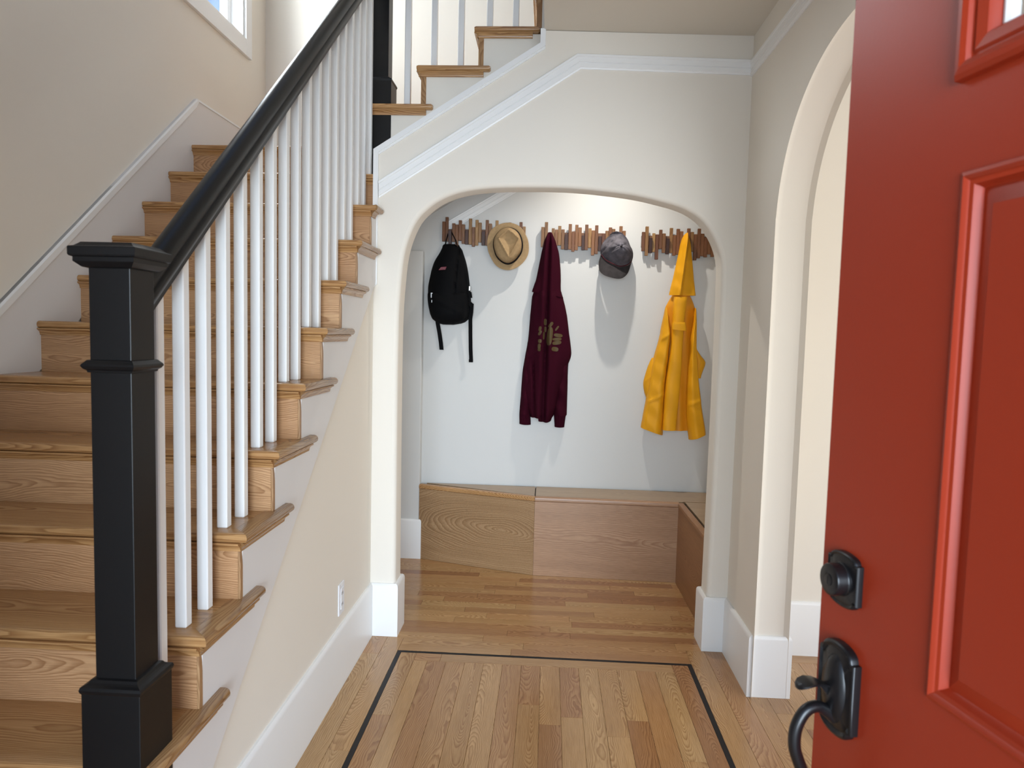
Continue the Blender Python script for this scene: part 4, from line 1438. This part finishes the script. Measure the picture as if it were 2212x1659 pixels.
shell('sleeve', rows, WB - 0.008, 0.040, M['yellow'], rc_, nz=30, nx=20, fold=lambda x, z, u: 0.006 * ridge(z - 1.24 - (x - 0.65) * 0.9, 0, 0.01))
rows = [(1.455, 0.94, 0.954, 0.5), (1.40, 0.94, 0.988, 0.8), (1.362, 0.94, 1.018, 1.0), (1.345, 0.94, 1.020, 1.0), (1.30, 0.945, 1.006, 0.9), (1.252, 0.95, 0.994, 0.6)]
shell('sleeve', rows, WB - 0.008, 0.036, M['yellow'], rc_, nz=24, nx=20)

# ------------------------------------------------------------------ light on the nook ceiling
LX_, LY_, LZ_ = 0.34, 4.21, 2.905
nl = thing('ceiling_light', 'small round lamp on the sloping nook ceiling above the coat racks', 'light', (LX_, LY_, LZ_))


def ring_mesh(prof, n=28):
    return MB().loft([[(LX_ + r_ * math.cos(2 * PI * k / n), LY_ + r_ * math.sin(2 * PI * k / n), z) for k in range(n)] for r_, z in prof])


obj('canopy', ring_mesh([(0.05, LZ_ + 0.02), (0.05, LZ_ + 0.004), (0.045, LZ_), (0.030, LZ_)]), M['trim'], nl, smooth=40)
obj('lens', ring_mesh([(0.029, LZ_), (0.028, LZ_ - 0.004)]), M['glow'], nl)
ld = bpy.data.lights.new('nook_lamp', 'AREA')
ld.shape = 'DISK'
ld.size = 0.035
ld.energy = 7.5
ld.spread = math.radians(125)
ld.color = (1.0, 0.95, 0.87)
lo = bpy.data.objects.new('lamp_bulb', ld)
COL.objects.link(lo)
lo.location = (LX_, LY_, LZ_ - 0.008)
lo['kind'] = 'helper'

# ------------------------------------------------------------------ outlet on the stair wall
ol = thing('outlet', 'white wall outlet above the baseboard below the stairs', 'outlet', (XW, 2.886, 0.314))
ob = MB().box(XW, XW + 0.006, 2.850, 2.926, 0.312, 0.446)
obj('cover_plate', ob, M['plastic'], ol, bevel=0.0025)
obj('receptacle', MB().box(XW + 0.0055, XW + 0.0085, 2.871, 2.905, 0.334, 0.424), M['plastic'], ol, bevel=0.001)
for zc in (0.355, 0.402):
    obj('socket', MB().box(XW + 0.0084, XW + 0.0090, 2.879, 2.882, zc - 0.006, zc + 0.006).box(XW + 0.0084, XW + 0.0090, 2.893, 2.896, zc - 0.006, zc + 0.006), M['gap'], ol)
for zc in (0.324, 0.434):
    obj('screw', MB().box(XW + 0.0058, XW + 0.0070, 2.886, 2.890, zc - 0.002, zc + 0.002), M['silver'], ol)

# ------------------------------------------------------------------ red front door, standing open
dr = thing('door_1', 'red panelled front door standing open with black handle hardware', 'door', (0.646, 0.273, 0), kind='structure')
ED = Vector((0.4647, 1.1756))
DS = Vector((0.19726, -0.98035))       # along the face from the free edge to the hinge
DN = Vector((-0.98035, -0.19726))      # out of the outer face
DW, DH, DT = 0.92, 2.16, 0.045


def dxf(s, o, z):
    """s along the face from the free edge, o out of the outer face, z up"""
    p = ED + DS * s + DN * o
    return (p.x, p.y, z)


def dobj(name, b, mt, parent, **k):
    b.xform(dxf)
    return obj(name, b, mt, parent, **k)


PA, PB, PZ0, PZ1 = 0.2475, 0.6725, 1.053, 1.735
WA, WBn, WZ_0, WZ_1 = 0.232, 0.688, 1.848, 2.06
b = MB()
xs = [0, WA, PA, PB, WBn, DW]
zs = [0.006, 0.14, 0.90, PZ0, PZ1, WZ_0, WZ_1, DH]
b.box(0, WA, -DT, 0, 0.006, DH)
b.box(WBn, DW, -DT, 0, 0.006, DH)
b.box(WA, WBn, -DT, 0, WZ_1, DH)
b.box(WA, WBn, -DT, 0, PZ1, WZ_0)
b.box(WA, PA, -DT, 0, 0.006, PZ1)
b.box(PB, WBn, -DT, 0, 0.006, PZ1)
b.box(PA, PB, -DT, 0, 0.006, PZ0)
dobj('slab', b, M['red'], dr)


def frame_profile(x0, x1, z0, z1, prof):
    """mitred moulding running round a rectangle; prof rows are (inset, height)"""
    rings = []
    for (sx, sz) in ((0, 0), (1, 0), (1, 1), (0, 1), (0, 0)):
        ring = []
        for ins, hgt in prof:
            ring.append((x1 - ins if sx else x0 + ins, hgt, z1 - ins if sz else z0 + ins))
        rings.append(ring)
    return MB().loft(rings, closed=False, caps=False)


pm = dobj('panel_moulding', frame_profile(PA, PB, PZ0, PZ1, [(0, 0), (0.002, 0.0045), (0.007, 0.0065), (0.011, 0.004), (0.013, 0.0015), (0.018, 0.000), (0.021, -0.007), (0.024, -0.010), (0.046, -0.003), (0.0465, -0.0025)]), M['red'], dr, smooth=30)
dobj('raised_panel', MB().box(PA + 0.0464, PB - 0.0464, -0.03, -0.0025, PZ0 + 0.0464, PZ1 - 0.0464), M['red'], dr)
wm = dobj('window_moulding', frame_profile(WA, WBn, WZ_0, WZ_1, [(0, 0), (0.001, 0.010), (0.006, 0.015), (0.013, 0.016), (0.020, 0.013), (0.0225, 0.007), (0.026, 0.006), (0.030, 0.009), (0.044, 0.006), (0.048, 0.001), (0.053, -0.012), (0.0535, -0.020)]), M['red'], dr, smooth=30)
dobj('glass_bead', frame_profile(WA + 0.053, WBn - 0.053, WZ_0 + 0.030, WZ_1 - 0.03, [(0, -0.012), (0.0, -0.006), (0.004, -0.005), (0.010, -0.008), (0.011, -0.019)]), M['trim'], dr, smooth=30)
dobj('pane', MB().box(WA + 0.05, WBn - 0.05, -0.024, -0.019, WZ_0 + 0.025, WZ_1 - 0.025), M['glass'], dr)


def arch_plate(s0, s1, z0, z1, sh, o0, o1, n=10):
    """door plate with square shoulders and arched ends"""
    p = []
    w2 = (s1 - s0) / 2
    c = (s0 + s1) / 2
    in_ = w2 * 0.84
    for sgn in (1, -1):
        zz = z1 if sgn > 0 else z0
        sq_ = [(c + sgn * w2, zz - sgn * sh), (c + sgn * in_, zz - sgn * sh)]
        for k in range(n + 1):
            a = k / n * PI
            sq_.append((c + sgn * in_ * 0.97 * math.cos(a), zz - sgn * sh * 0.8 + sgn * sh * 0.8 * math.sin(a)))
        sq_ += [(c - sgn * in_, zz - sgn * sh), (c - sgn * w2, zz - sgn * sh)]
        p += sq_
    return p


def plate(p, o0, o1, lip_):
    c = Vector((sum(q[0] for q in p) / len(p), sum(q[1] for q in p) / len(p)))

    def sc(f):
        return [((q[0] - c.x) * f + c.x, (q[1] - c.y) * f + c.y) for q in p]
    return MB().loft([[(x, o0, z) for x, z in sc(1)], [(x, o1 - 0.004, z) for x, z in sc(1)], [(x, o1 - 0.001, z) for x, z in sc(0.97)], [(x, o1, z) for x, z in sc(0.93)],
                      [(x, o1 - lip_, z) for x, z in sc(0.86)], [(x, o1 - lip_ * 0.4, z) for x, z in sc(0.78)], [(x, o1 + 0.0012, z) for x, z in sc(0.3)]])


db = bpy.data.objects.new('deadbolt', None)
COL.objects.link(db)
db.parent = dr
db.matrix_parent_inverse = Matrix.Translation(world_loc(dr)).inverted()
db['_w'] = [0.0, 0.0, 0.0]
db['label'] = 'black keyed deadbolt with arched plate'
dobj('plate', plate(arch_plate(0.026, 0.1045, 1.104, 1.191, 0.012, 0, 0.010), 0, 0.0105, 0.002), M['bronze'], db, smooth=40)


def cyl(c, prof, n=40):
    return MB().loft([[(c[0] + r_ * math.cos(2 * PI * k / n), o, c[1] + r_ * math.sin(2 * PI * k / n)) for k in range(n)] for r_, o in prof])


dobj('cylinder', cyl((0.066, 1.1485), [(0.0265, 0.008), (0.0265, 0.013), (0.0255, 0.014), (0.0250, 0.0155), (0.0250, 0.029), (0.0240, 0.0315), (0.022, 0.0325), (0.0105, 0.0325), (0.010, 0.0318)]), M['bronze'], db, smooth=35)
dobj('key_plug', cyl((0.066, 1.1475), [(0.0095, 0.030), (0.0095, 0.0332), (0.008, 0.0336)]), M['bronze'], db, smooth=35)
dobj('keyhole', MB().box(0.0652, 0.0668, 0.0330, 0.0341, 1.1415, 1.1535), M['gap'], db)
hs = bpy.data.objects.new('handle', None)
COL.objects.link(hs)
hs.parent = dr
hs.matrix_parent_inverse = Matrix.Translation(world_loc(dr)).inverted()
hs['_w'] = [0.0, 0.0, 0.0]
hs['label'] = 'black thumb-latch grip handle'
dobj('escutcheon', plate(arch_plate(0.0236, 0.1135, 0.898, 1.048, 0.020, 0, 0.014), 0, 0.0145, 0.004), M['bronze'], hs, smooth=40)
dobj('escutcheon_dome', cyl((0.0685, 0.973), [(0.030, 0.008), (0.029, 0.014), (0.024, 0.020), (0.016, 0.024), (0.006, 0.026)]).xform(lambda s, o, z: (s, o, 0.973 + (z - 0.973) * 1.9)), M['bronze'], hs, smooth=40)
gp = [(0.0685, 0.010, 0.926), (0.0685, 0.025, 0.938), (0.0685, 0.042, 0.9450), (0.0685, 0.058, 0.9395), (0.0685, 0.069, 0.925), (0.0685, 0.0755, 0.905), (0.0685, 0.0750, 0.880), (0.0685, 0.067, 0.856), (0.0685, 0.056, 0.832), (0.0685, 0.043, 0.808), (0.0685, 0.028, 0.786), (0.0685, 0.010, 0.768)]
gq = [tuple(v) for v in gp]
gs = []
for i in range(len(gq) - 1):
    a = [Vector(gq[max(i - 1, 0)]), Vector(gq[i]), Vector(gq[i + 1]), Vector(gq[min(i + 2, len(gq) - 1)])]
    for k in range(4):
        t_ = k / 4
        gs.append(0.5 * ((2 * a[1]) + (a[2] - a[0]) * t_ + (2 * a[0] - 5 * a[1] + 4 * a[2] - a[3]) * t_ ** 2 + (3 * a[1] - a[0] - 3 * a[2] + a[3]) * t_ ** 3))
gs.append(Vector(gq[-1]))
rad = [0.0115 - 0.0028 * min(1, i / 6) + 0.001 * math.sin(PI * i / len(gs)) for i in range(len(gs))]
dobj('grip', MB().tube(gs, rad, 20), M['bronze'], hs, smooth=60)
# thumb latch: stem and a spoon-shaped pad
b = MB()
pad = []
for (o, w2, z) in ((0.022, 0.005, 0.980), (0.034, 0.0065, 0.984), (0.046, 0.0105, 0.988), (0.058, 0.0125, 0.988), (0.068, 0.0115, 0.985), (0.075, 0.0075, 0.981), (0.077, 0.003, 0.979)):
    pad.append([(0.0685 - w2 * 1.35, o, z), (0.0685, o, z + 0.0012), (0.0685 + w2 * 1.35, o, z), (0.0685 + w2 * 1.35, o, z - 0.003), (0.0685, o, z - 0.0035), (0.0685 - w2 * 1.35, o, z - 0.003)])
b.loft(pad)
dobj('thumb_latch', b, M['bronze'], hs, smooth=50)
dobj('latch_stem', MB().prism([(0.020, 0.966), (0.024, 0.962), (0.044, 0.984), (0.030, 0.982)], 'X', 0.0655, 0.0715), M['bronze'], hs)
